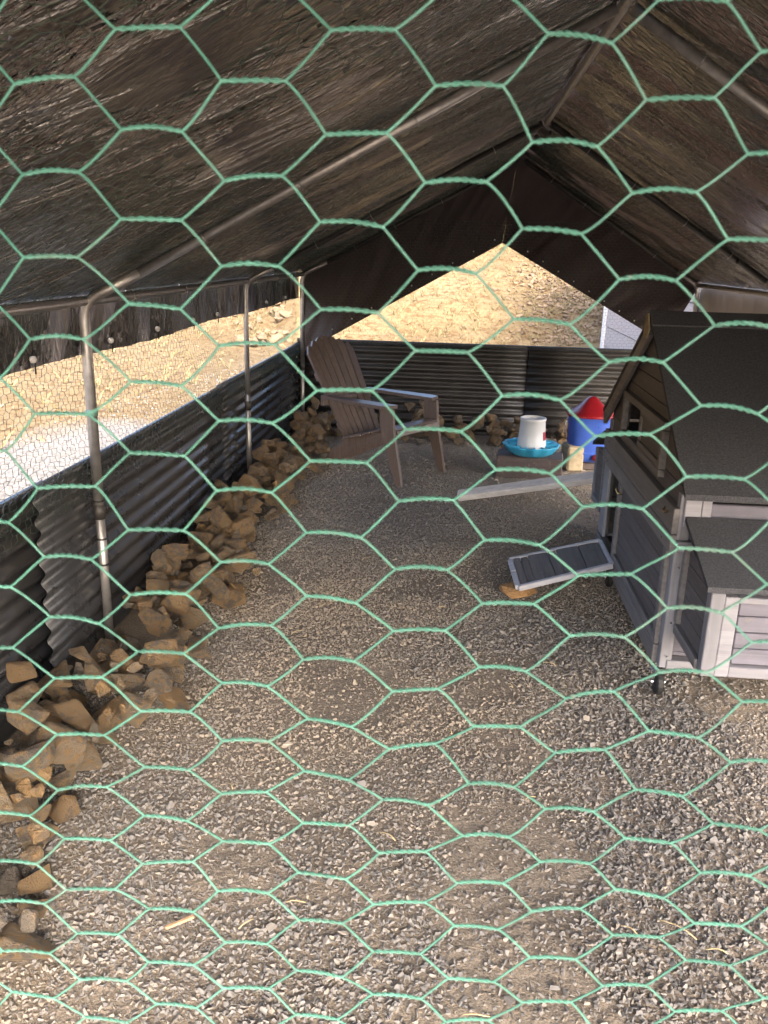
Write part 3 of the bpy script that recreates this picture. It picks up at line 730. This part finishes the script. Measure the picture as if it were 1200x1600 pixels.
# ------------------------------------------------------------ garden chair
def chair():
    f = Vector((math.cos(R(-32.5)), math.sin(R(-32.5)))); ang = math.atan2(f.y, f.x) - math.pi / 2
    t = thing('garden_chair', 'brown slatted garden chair with wide flat arms in the far left corner', 'chair', (-.28, 6.04, 0), ang)
    m = M['chair']; Z = (0, 0, 0); W = .262
    def p(name, mb, parent=t, **k): return mb.build(name, m, parent, Z, **k)
    for s in (-1, 1):
        p('front_leg', MB().prism([(s * W, .125, 0), (s * W, .075, 0), (s * W, -.075, .40), (s * W, -.085, .545), (s * W, .03, .545), (s * W, .04, .40)], (s * .028, 0, 0)))
        q = lambda y: W - .028 - .10 * max(0, -y - .1) / .65
        prof = [(.03, .32), (.03, .40), (-.47, .262), (-.70, .0), (-.755, .0), (-.60, .16), (-.48, .19)]
        m2 = MB(); n_ = len(prof); m2.v = [(s * q(y), y, z) for y, z in prof] + [(s * (q(y) + .026), y, z) for y, z in prof]
        m2.f = [tuple(range(n_))[::-1], tuple(range(n_, 2 * n_))] + [(i, (i + 1) % n_, n_ + (i + 1) % n_, n_ + i) for i in range(n_)]
        p('side_rail', m2)
        poly = [(s * (W - .045), .02, .548), (s * (W + .065), .0, .548), (s * (W + .08), -.06, .548), (s * (W + .075), -.28, .548), (s * (W + .03), -.64, .548), (s * (W - .03), -.64, .548), (s * (W - .04), -.30, .548)]
        p('arm', MB().prism(poly, (0, 0, .024)))
    # back slats, fanned, leaning
    n = 7; yb, zb, yt, zt = -.455, .265, -.85, .975
    d = Vector((0, yt - yb, zt - zb)); L = d.length; d.normalize(); nn = Vector((0, d.z, -d.y))
    for k in range(n):
        c = (k - 3); w0, w1 = .052, .066
        a = Vector((c * (w0 + .011), yb, zb)); top = 1 - .018 * c * c * .55
        b = Vector((c * (w1 + .012), yb, zb)) + d * L * top
        hw0, hw1 = w0 / 2, w1 / 2; sl = .012 * abs(c) * (1 if c > 0 else -1)
        bow = nn * (-.012 * (9 - c * c) / 9)
        a += bow; b += bow
        poly = [a + Vector((-hw0, 0, 0)), a + Vector((hw0, 0, 0)), b + Vector((hw1, 0, 0)) - d * max(0, sl * 1.6), b + d * .006, b + Vector((-hw1, 0, 0)) - d * max(0, -sl * 1.6)]
        p('back_slat', MB().prism(poly, nn * -.018))
    for h in (.12, .62):
        c = Vector((0, yb, zb)) + d * L * h - nn * .032
        p('back_brace', MB().box(c, (.42 + .12 * h, .02, .06), Matrix.Rotation(-math.atan2(-(yt - yb), zt - zb) * -1, 3, 'X')))
    p('arm_brace', MB().box((0, -.63, .52), (.58, .03, .05)))
    # seat slats, dished, rolling over the front
    pts = [(.06, .345), (.045, .392), (-.02, .402), (-.10, .378), (-.19, .348), (-.28, .318), (-.37, .290), (-.45, .268)]
    for k in range(7):
        (y0, z0), (y1, z1) = pts[k], pts[k + 1]
        a = Vector((0, y0, z0)); b = Vector((0, y1, z1)); mid = (a + b) / 2; L2 = (b - a).length - .007
        ax = math.atan2(z1 - z0, y1 - y0)
        p('seat_slat', MB().box(mid, (.52, L2, .018), Matrix.Rotation(ax, 3, 'X'), .004))
chair()

# ------------------------------------------------------------ feeder, drinker, boards
wb = MB().box((.615, 6.24, .085), (.49, .25, .17), Matrix.Rotation(R(-7), 3, 'Z'), .008)
tag(wb.build('timber_block', M['step'], None, (.615, 6.24, 0)), 'short dark brown timber block under the turquoise feeder dish', 'timber block')
fd = thing('poultry_feeder', 'white poultry feeder jar standing in a scalloped turquoise dish on the timber block', 'feeder', (.615, 6.22, .17)); FD = fd.location.copy()
sc_ = lambda a, i: 1 + (.035 * math.cos(12 * a) if i in (2, 3, 4, 5, 6) else 0)
MB().lathe([(0, .004), (.13, .004), (.17, .03), (.205, .075), (.212, .085), (.205, .088), (.192, .078), (.150, .035), (.12, .022), (0, .022)], FD, 72, sc_).build('dish', M['cyan'], fd, FD, True)
for k in range(12):
    a = k * math.pi / 6 + .1; c = FD + Vector((math.cos(a) * .165, math.sin(a) * .165, .072))
    MB().bar(c - Vector((math.cos(a), math.sin(a), 0)) * .055, c + Vector((math.cos(a), math.sin(a), 0)) * .035, .012, .016).build('dish_rib', M['cyan'], fd, FD)
MB().lathe([(0, .05), (.10, .052), (.15, .046), (.175, .062)], FD, 40, lambda a, i: 1 + .06 * math.sin(5 * a + i)).build('feed', M['feed'], fd, FD, True)
J = MB().lathe([(.112, .022), (.112, .03), (.106, .12), (.102, .13), (.092, .262), (.097, .266), (.097, .282), (.090, .284), (.084, .276), (.082, .262), (0, .262)], FD, 40).build('jar', M['whitep'], fd, FD, True)
lb = MB()
lb.grid(lambda u, v: (FD.x + (.1075 - .012 * v) * math.cos(-.75 + u * .62), FD.y + (.1075 - .012 * v) * math.sin(-.75 + u * .62), FD.z + .095 + .11 * v), 8, 2).build('label_patch', M['red'], J, FD, True)

ps = MB().box((.95, 6.60, .07), (.16, .20, .14), Matrix.Rotation(R(12), 3, 'Z'), .015).box((1.19, 6.62, .065), (.18, .2, .13), Matrix.Rotation(R(-8), 3, 'Z'), .015)
tag(MB().box((.97, 6.52, .10), (.13, .20, .20), Matrix.Rotation(R(10), 3, 'Z'), .014).build('stone_block', M['pale_stone'], None, (.97, 6.52, 0)), 'pale tan block beside the blue drinker, partly under it', 'block')
bk = thing('poultry_drinker', 'blue plastic poultry drinker with a red conical lid and red tap behind the coop', 'drinker', (1.10, 6.60, .07)); BK = bk.location.copy()
sq = 3.6
MB().lathe([(0, 0), (.135, 0), (.150, .012), (.158, .06), (.168, .30), (.172, .345), (.178, .35), (.178, .362), (0, .362)], BK, 56, None, sq).build('tank', M['blue'], bk, BK, True)
MB().lathe([(.158, .063), (.166, .066), (.167, .078), (.160, .082)], BK, 56, None, sq).build('tank_band', M['blue'], bk, BK, True)
MB().lathe([(.188, .352), (.192, .362), (.186, .374), (.140, .392), (.085, .440), (.045, .482), (.024, .497), (0, .502)], BK, 56, lambda a, i: 1 + .0 * i, 2.6).build('lid', M['red'], bk, BK, True)
tpz = BK + Vector((.035, -.160, .045)); MB().lathe([(0, 0), (.022, 0), (.024, .02), (.016, .03), (0, .03)], (0, 0, 0), 14).add([], [])
tp_ = MB().lathe([(0, 0), (.024, 0), (.026, .018), (.016, .034), (0, .036)], (0, 0, 0), 14); tp_.v = [(tpz.x + v[0], tpz.y - v[2], tpz.z + v[1]) for v in tp_.v]; tp_.build('tap', M['red'], bk, BK, True)
MB().tube([BK + Vector((-.176, -.05, .345)), BK + Vector((-.200, -.065, .30)), BK + Vector((-.205, -.07, .22)), BK + Vector((-.178, -.06, .16))], .004, 6).build('handle', M['chrome'], bk, BK, True)
sb = MB().box((1.13, 6.62, .033), (.34, .26, .066), Matrix.Rotation(R(5), 3, 'Z'), .01)
tag(sb.build('timber_block', M['step'], None, (1.13, 6.62, 0)), 'low dark timber block beneath the blue drinker', 'timber block')

a, b = Vector((.075, 5.49, .028)), Vector((.98, 5.34, .245))
tag(MB().bar(a, b, .085, .045, (.1, -.35, .93), .005).build('plank', M['white_board'], None, a), 'weathered white plank sloping from the gravel up to the back of the coop', 'plank')

# flat ochre stone under the ramp
me = rock_mesh(901, 2, 26, (.92, 1.0), 'flat_stone', M['ochre'], .04); o = bpy.data.objects.new('flat_stone', me); C.objects.link(o)
o.location = (.385, 3.86, .03); o.scale = (.145, .115, .062); o.rotation_euler = (.04, .05, .4); tag(o, 'round ochre stone lying flat under the low end of the coop ramp', 'stone')

# ------------------------------------------------------------ rock borders
RM = [rock_mesh(40 + k, 2, 11 + k % 6, (.74, 1.04), 'rock', M['rock'], .045) for k in range(22)]
GX, GY = 260, 640; H = np.zeros((GX, GY)); RES = .015; OX, OY = -1.45, -.6
rocks = []
def drop(x, y, r, lim):
    if x < 0 and y < 3.0: r *= .96
    ix, iy = int((x - OX) / RES), int((y - OY) / RES); k = int(r / RES) + 1
    i0, i1, j0, j1 = max(0, ix - k), min(GX, ix + k + 1), max(0, iy - k), min(GY, iy + k + 1)
    if i1 <= i0 or j1 <= j0: return False
    gx, gy = np.meshgrid(np.arange(i0, i1) * RES + OX - x, np.arange(j0, j1) * RES + OY - y, indexing='ij')
    d = np.sqrt(gx ** 2 + gy ** 2) / r; sub = H[i0:i1, j0:j1]; inn = d < .98
    if not inn.any(): return False
    hh = .64 * r * np.sqrt(np.clip(1 - d ** 2, 0, 1))
    z = np.percentile((sub + hh)[inn], 78); z = max(z, r * .40)
    if z + r * .5 > lim: return False
    H[i0:i1, j0:j1] = np.where(inn, np.maximum(sub, z + hh * .9), sub); rocks.append((x, y, z, r)); return True
def border(n, tries, fx, lim, r0, r1):
    c = 0
    for _ in range(tries):
        if c >= n: break
        x, y, e = fx(); r = (r0 + (r1 - r0) * rng.random() ** 1.3)
        if drop(x, y, r, lim(e)): c += 1
def left():
    e = rng.random(); y = rng.uniform(1.05, 7.5); w = .37 + .08 * (y < 3) + .05 * math.sin(y * 2.3) + .05 * math.sin(y * 5.1 + 1)
    return EX + .06 + e * (w - .08), y, e
border(180, 3400, left, lambda e: .27, .060, .108)
border(70, 2400, left, lambda e: .42 - .24 * e, .045, .085)
nl = len(rocks)
def back():
    e = rng.random(); return rng.uniform(-1.05, 1.95), 7.6 - .05 - e * .36, e
border(48, 1200, back, lambda e: .22, .06, .105)
border(34, 1800, back, lambda e: .42 - .2 * e, .055, .095)
print('rocks', nl, len(rocks))
big = {}
def rock_obj(i, x, y, z, r):
    o = bpy.data.objects.new('rock', RM[i % len(RM)]); C.objects.link(o)
    o.location = (x, y, z + hgt(x, y)); o.rotation_euler = (rng.uniform(-.5, .5), rng.uniform(-.5, .5), rng.uniform(0, 6.28))
    s = r * 1.22; o.scale = (s * rng.uniform(.95, 1.15), s * rng.uniform(.9, 1.1), s * rng.uniform(.85, 1.1))
    return o
for i, (x, y, z, r) in enumerate(rocks):
    o = rock_obj(i, x, y, z, r)
    if i < nl:
        where = 'nearest the camera, before the first tent post' if y < 3.0 else ('between the first and second tent posts' if y < 5.5 else 'beyond the second tent post towards the corner')
        tag(o, 'angular brown rock piled along the left fence ' + where, 'rock', 'rocks along the left fence ' + where)
    else: tag(o, 'angular brown rock piled in the border along the back corrugated fence', 'rock', 'rocks piled along the back fence')
rub = MB(); srcs = [([v.co.copy() for v in me.vertices], [tuple(p.vertices) for p in me.polygons]) for me in [rock_mesh(80 + k, 1, 10, (.75, 1), 'tmp', M['rock'], .06) for k in range(6)]]
for i in range(420):
    if i % 4: x, y, e = left()
    else: x, y, e = back()
    s_ = rng.uniform(.028, .055); vs, fs = srcs[i % 6]; ix, iy = int((x - OX) / RES), int((y - OY) / RES)
    z = min(.16, max(s_ * .3, .0)) if H[ix, iy] < .02 else min(H[ix, iy] * .8, .17)
    mt = Matrix.Translation((x, y, z + hgt(x, y))) @ Euler((rng.uniform(-1, 1), rng.uniform(-1, 1), rng.uniform(0, 6))).to_matrix().to_4x4() @ Matrix.Diagonal((s_, s_, s_, 1))
    rub.add([mt @ v for v in vs], fs)
tag(rub.build('rock_rubble', M['rock'], fix=False), 'small broken brown rubble filling the gaps between the border rocks', kind='stuff')
# two odd stones that stand out in the left border
def odd(seed, name, label, loc, sc, rot, mat, n=24, fl=(.9, 1.0), d=.05):
    me = rock_mesh(seed, 2, n, fl, name, mat, d); o = bpy.data.objects.new(name, me); C.objects.link(o); o.location = loc; o.scale = sc; o.rotation_euler = rot
    return tag(o, label, 'rock')
odd(71, 'rock', 'squarish pale tan rock jutting onto the gravel halfway along the left border', (-1.03, 3.78, .13), (.135, .12, .12), (.3, .2, .5), M['rock'], 9, (.95, 1.05))
odd(72, 'rock', 'rounded ball shaped brown rock against the left fence beyond the near post', (-1.24, 3.92, .16), (.105, .10, .105), (0, .2, .3), M['rock'], 40, (.97, 1.0), .03)

# ------------------------------------------------------------ straws and chips on the gravel
def straw(px, py, ln, ang, r=.0016, name='straw', mat='straw', label=None, cat='straw'):
    d = Vector((math.cos(ang), math.sin(ang), 0)); c = Vector((px, py, hgt(px, py) + .023)); s = d.cross(Vector((0, 0, 1)))
    pts = [c + d * ln * (t - .5) + s * .12 * ln * math.sin(3 * t) * .4 + Vector((0, 0, .006 * math.sin(4 * t))) for t in (0, .25, .5, .75, 1)]
    ob = MB().tube(pts, r, 5).build(name, M[mat], None, c, True)
    return tag(ob, label or 'thin pale dry straw lying on the gravel', cat, None if label else 'dry straws on the gravel')
for px, py, ln, an in ((.62, 1.72, .10, 2.5), (.70, 1.66, .05, 2.9), (.50, 1.70, .05, 2.4), (-.12, 1.97, .06, 2.5), (-.33, 1.70, .05, 0.2), (.12, 1.42, .06, .1), (.52, 1.36, .05, 2.4), (-.44, 1.62, .05, 1.0),
                      (-.62, 2.15, .04, 2.2), (-.55, 3.55, .07, 1.2), (-.42, 4.2, .08, 1.1), (-.62, 3.25, .07, 1.0), (.05, 2.55, .05, 1.9), (.3, 2.2, .04, .6), (.45, 3.1, .06, 2.6), (.0, 3.6, .05, .4), (.28, 2.9, .04, 2.)):
    straw(px, py, ln, an)
c = Vector((-.60, 1.60, .02)); tag(MB().bar(c - Vector((.030, .018, 0)), c + Vector((.030, .020, .006)), .011, .007, bev=.002).build('wood_chip', M['wood_chip'], None, c), 'small splinter of pale orange wood on the gravel at lower left', 'wood chip')

# ------------------------------------------------------------ outside: boulders, scree, grass, shed
BM_ = [rock_mesh(200 + k, 1, 12, (.75, 1.0), 'boulder', M['boulder'], .08) for k in range(8)]
k = 0
for i in range(75):
    y = rng.uniform(14.3, 18.0); x = -y * rng.uniform(.195, .262); r = .09 + .16 * rng.random() ** 1.6
    o = bpy.data.objects.new('boulder', BM_[i % 8]); C.objects.link(o); o.location = (x, y, hgt(x, y) + r * .25); o.scale = (r, r * rng.uniform(.7, 1), r * rng.uniform(.6, .9)); o.rotation_euler = (rng.uniform(-.4, .4), rng.uniform(-.4, .4), rng.uniform(0, 6))
    tag(o, 'sunlit tan boulder tumbled in the heap on the slope seen through the left opening', 'boulder', 'boulders heaped on the left slope')
def scatter_mesh(name, n, fpos, meshes, smin, smax, mat, label):
    m = MB()
    src = [([v.co.copy() for v in me.vertices], [tuple(p.vertices) for p in me.polygons]) for me in meshes]
    for i in range(n):
        x, y = fpos(); s = smin + (smax - smin) * rng.random() ** 2; vs, fs = src[i % len(src)]
        mt = Matrix.Translation((x, y, hgt(x, y) + s * .2)) @ Euler((rng.uniform(-.5, .5), rng.uniform(-.5, .5), rng.uniform(0, 6))).to_matrix().to_4x4() @ Matrix.Diagonal((s, s * rng.uniform(.7, 1), s * .8, 1))
        m.add([mt @ v for v in vs], fs)
    return tag(m.build(name, mat, fix=False), label, kind='stuff')
lowr = [rock_mesh(300 + k, 0, 9, (.75, 1), 'stone', M['boulder'], .05) for k in range(5)]
def scree_pos():
    y = rng.uniform(15.6, 22); c = .115 * y + .25 + .12 * (y - 17) * -.4
    return c + rng.normal(0, .55), y
scatter_mesh('rock_scree', 2600, scree_pos, lowr, .035, .10, M['boulder'], 'loose rocks spilled down the slope seen through the back opening')
def any_pos():
    if rng.random() < .5: return rng.uniform(-4, 4), rng.uniform(9, 24)
    return rng.uniform(-11, -3.4), rng.uniform(5, 20)
scatter_mesh('loose_stones', 2600, any_pos, lowr, .012, .06, M['boulder'], 'small loose stones scattered over the sandy slope')
gm = MB()
for i in range(3000):
    x, y = any_pos()
    if i < 420: x, y = rng.normal(1.05, .5), rng.uniform(20.5, 26)
    if hgt(x, y) < .05 and rng.random() < .7: continue
    b = Vector((x, y, hgt(x, y) - .01))
    for q in range(5):
        a = rng.uniform(0, 6.28); h = rng.uniform(.04, .17); l = Vector((math.cos(a), math.sin(a), 0)) * h * rng.uniform(.4, 1.1); s = Vector((-math.sin(a), math.cos(a), 0)) * .006
        gm.add([b - s, b + s, b + l * .6 + Vector((0, 0, h * .8)) + s * .5, b + l + Vector((0, 0, h))], [(0, 1, 2), (0, 2, 3)])
tag(gm.build('dry_grass', M['grass'], fix=False), 'sparse dry grass tufts on the sandy slope', kind='stuff')

SX, SY0, SY1 = 2.62, 7.9, 15.3
sh = thing('shed', 'pinkish beige board sided shed with white corner trim seen at right through the back opening', 'shed', (4.6, 11.6, 0)); SO = sh.location.copy()
for side in (0, 1):
    for k in range(8):
        z = -.2 + k * .34
        if side == 0:
            m = MB().prism([(SX, SY0, z), (SX + .03, SY0, z), (SX + .03, SY0, z + .325), (SX + .016, SY0, z + .325)], (0, SY1 - SY0 - .10, 0))
        else:
            m = MB().prism([(SX + .06, SY0 - .02, z), (SX + .06, SY0 + .01, z), (SX + .06, SY0 + .01, z + .345), (SX + .06, SY0 - .002, z + .345)], (3.9, 0, 0))
        m.build('siding_board', M['siding'], sh, SO)
MB().box((SX - .01, SY1 - .05, 1.25), (.05, .16, 2.9)).build('corner_trim', M['trim_white'], sh, SO)
MB().box((SX + .02, SY0 - .03, 1.25), (.06, .10, 2.9)).build('corner_trim', M['trim_white'], sh, SO)
MB().box((SX + 2.02, (SY0 + SY1) / 2, 1.2), (3.9, SY1 - SY0 - .1, 2.8)).build('wall', M['siding'], sh, SO)
MB().prism([(SX - .25, SY0 - .25, 2.55), (SX + 2, SY0 - .25, 3.5), (SX + 4.3, SY0 - .25, 2.55), (SX + 4.3, SY0 - .25, 2.63), (SX + 2, SY0 - .25, 3.6), (SX - .25, SY0 - .25, 2.63)], (0, SY1 - SY0 + .5, 0)).build('roof', M['roof_steel'], sh, SO)

# ------------------------------------------------------------ green hexagonal wire of the front gate, half a metre from the lens
MEAS = '''0,0,-193,1713,-158,1715 0,2,-194,1663,-158,1662 0,4,-197,1615,-161,1615 0,6,-196,1567,-164,1565 0,8,-198,1520,-166,1519 0,10,-203,1474,-167,1474 0,12,-205,1424,-170,1424 0,14,-207,1378,-171,1379 0,16,-206,1335,-174,1335 0,18,-206,1289,-172,1290 0,20,-206,1244,-175,1243 0,22,-209,1203,-177,1202 0,24,-214,1158,-176,1162 0,26,-211,1117,-176,1120 0,28,-214,1068,-178,1069 0,30,-210,1025,-178,1025 -1,1,-255,1686,-220,1690 -1,3,-255,1638,-221,1640 -1,5,-258,1592,-225,1593 -1,7,-259,1544,-226,1545 -1,9,-263,1497,-229,1498 -1,11,-264,1449,-227,1451 -1,13,-265,1401,-233,1401 -1,15,-267,1356,-232,1354 -1,17,-267,1310,-234,1312 -1,19,-269,1266,-234,1268 -1,21,-272,1220,-236,1225 -1,23,-273,1175,-236,1180 -1,25,-275,1129,-236,1135 -1,27,-270,1088,-236,1093 -1,29,-272,1041,-234,1045 -1,31,-272,1001,-236,1004 1,1,-135,1688,-100,1689 1,3,-136,1637,-102,1640 1,5,-139,1590,-105,1591 1,7,-141,1544,-107,1546 1,9,-143,1498,-110,1498 1,11,-147,1452,-111,1453 1,13,-146,1403,-114,1404 1,15,-148,1357,-113,1361 1,17,-148,1314,-116,1316 1,19,-148,1271,-115,1273 1,21,-151,1225,-119,1228 1,23,-152,1183,-118,1184 1,25,-156,1141,-119,1139 1,27,-152,1093,-120,1095 1,29,-155,1048,-120,1048 2,0,-74,1713,-40,1714 2,2,-77,1662,-43,1663 2,4,-80,1616,-44,1614 2,6,-80,1567,-46,1566 2,8,-82,1519,-49,1520 2,10,-86,1475,-51,1475 2,12,-89,1427,-54,1425 2,14,-89,1383,-56,1381 2,16,-91,1337,-57,1337 2,18,-88,1291,-58,1289 2,20,-91,1248,-59,1245 2,22,-92,1205,-59,1205 2,24,-96,1161,-60,1162 2,26,-95,1120,-62,1122 2,28,-97,1073,-62,1071 2,30,-98,1029,-65,1029 3,1,-17,1687,19,1687 3,3,-21,1638,13,1639 3,5,-23,1591,10,1590 3,7,-23,1545,8,1545 3,9,-27,1498,6,1498 3,11,-30,1451,4,1454 3,13,-31,1405,2,1408 3,15,-31,1361,3,1364 3,17,-30,1317,0,1320 3,19,-31,1274,0,1279 3,21,-35,1229,-3,1231 3,23,-36,1187,-3,1189 3,25,-39,1141,-2,1144 3,27,-38,1099,-3,1100 3,29,-38,1054,-1,1056 4,0,41,1712,75,1709 4,2,37,1660,72,1658 4,4,35,1615,68,1613 4,6,34,1565,66,1563 4,8,30,1520,64,1519 4,10,29,1475,62,1474 4,12,25,1429,59,1427 4,14,26,1386,59,1386 4,16,27,1340,57,1340 4,18,26,1295,57,1295 4,20,25,1249,56,1250 4,22,23,1208,55,1210 4,24,21,1167,54,1166 4,26,21,1126,53,1126 4,28,19,1080,53,1078 4,30,19,1036,51,1038 5,1,96,1682,131,1683 5,3,94,1635,128,1636 5,5,91,1589,123,1589 5,7,91,1542,122,1543 5,9,87,1498,119,1500 5,11,84,1453,119,1455 5,13,85,1409,118,1410 5,15,85,1365,118,1368 5,17,85,1322,116,1327 5,19,82,1279,115,1282 5,21,79,1232,111,1236 5,23,79,1189,113,1191 5,25,76,1148,111,1149 5,27,78,1104,111,1106 5,29,76,1061,112,1063 6,0,152,1705,185,1704 6,2,153,1656,186,1655 6,4,148,1612,181,1611 6,6,148,1565,180,1565 6,8,146,1519,178,1516 6,10,143,1476,178,1475 6,12,144,1431,176,1430 6,14,143,1389,176,1388 6,16,143,1345,172,1347 6,18,142,1300,173,1299 6,20,138,1255,169,1253 6,22,136,1213,167,1212 6,24,134,1169,167,1167 6,26,136,1131,168,1132 6,28,133,1085,165,1084 7,13,200,1410,231,1410 7,15,199,1368,231,1368 7,17,198,1327,229,1328 7,19,197,1282,228,1282 7,21,192,1234,223,1231 7,23,189,1193,223,1191 7,25,191,1149,223,1149 7,27,191,1111,221,1112 7,29,188,1067,222,1068 -2,14,-325,1377,-291,1378 -2,16,-330,1330,-296,1331 -2,18,-331,1281,-295,1283 -2,20,-336,1234,-299,1236 -2,22,-334,1193,-297,1195 -2,24,-336,1147,-298,1149 -2,26,-334,1110,-296,1112 -2,28,-335,1061,-296,1063 -2,30,-331,1021,-297,1019'''
def front_wire():
    q = np.array(MEAS.split(), dtype=object)
    arr = np.array([[float(v) for v in w.split(',')] for w in q]); K = arr[:, :2]; V = arr[:, 2:] / 1000
    A = np.stack([np.ones(len(K)), K[:, 0], K[:, 1]], 1); Cf = np.linalg.lstsq(A, V, rcond=None)[0]; Rs_ = V - A @ Cf
    meas = {(int(a), int(b)): v for (a, b), v in zip(K, V)}; nodes = {}
    rr = random.Random(12); YW = .5
    for k in range(-20, 26):
        for r in range(-32, 78):
            if (k + r) % 2: continue
            if (k, r) in meas: v = meas[(k, r)]
            else:
                w = 1 / ((((K - [k, r]) * [1.6, 1]) ** 2).sum(1) ** 1.5 + 1e-6)
                v = np.array([1, k, r]) @ Cf + (w[:, None] * Rs_).sum(0) / w.sum()
            if v[1] < .0 or v[1] > 2.3: continue
            nodes[(k, r)] = (Vector((v[0], YW + rr.uniform(-.003, .003), v[1])), Vector((v[2], YW + rr.uniform(-.003, .003), v[3])))
    m = MB(); rw, rh = .00070, .00078
    for (k, r), (a, b) in nodes.items():
        d = b - a; L = d.length; x = d.normalized(); up = Vector((0, 0, 1)); y = x.cross(up).normalized(); up = y.cross(x)
        bow = rr.uniform(.0002, .0022); ph = rr.uniform(0, 6.28); tw = rr.uniform(3.0, 3.9); n = 30
        for s in (0, math.pi):
            pts = []
            for i in range(n + 1):
                t = i / n; th = 2 * math.pi * tw * t / 2 * 2 + s + ph; e = min(1, 8 * t, 8 * (1 - t)) ** .5 * .8 + .2
                pts.append(a + d * t + up * (bow * math.sin(math.pi * t)) + (up * math.cos(th) + y * math.sin(th)) * rh * e)
            m.tube(pts, rw, 6, False)
        for dr in (-1, 1):                                   # leg from the right end to the neighbours' left ends
            nb = nodes.get((k + 1, r + dr))
            if not nb: continue
            p0, p1 = b, nb[0]; D_ = p1 - p0; c1 = p0 + x * (.30 * D_.x) + Vector((0, 0, D_.z * rr.uniform(.12, .30))); x2 = (nb[1] - nb[0]).normalized()
            c2 = p1 - x2 * (.22 * D_.x) - Vector((0, 0, D_.z * rr.uniform(.16, .30))); pts = []
            for i in range(9):
                t = i / 8; u = 1 - t; pts.append(p0 * u ** 3 + c1 * 3 * u * u * t + c2 * 3 * u * t * t + p1 * t ** 3)
            m.tube(pts, rw * 1.12, 6, False)
    ob = m.build('wire_fence', M['wire'], None, (0, YW, 0), True, False)
    tag(ob, 'mint green coated hexagonal chicken wire stretched across the front of the run', 'wire fence')
front_wire()
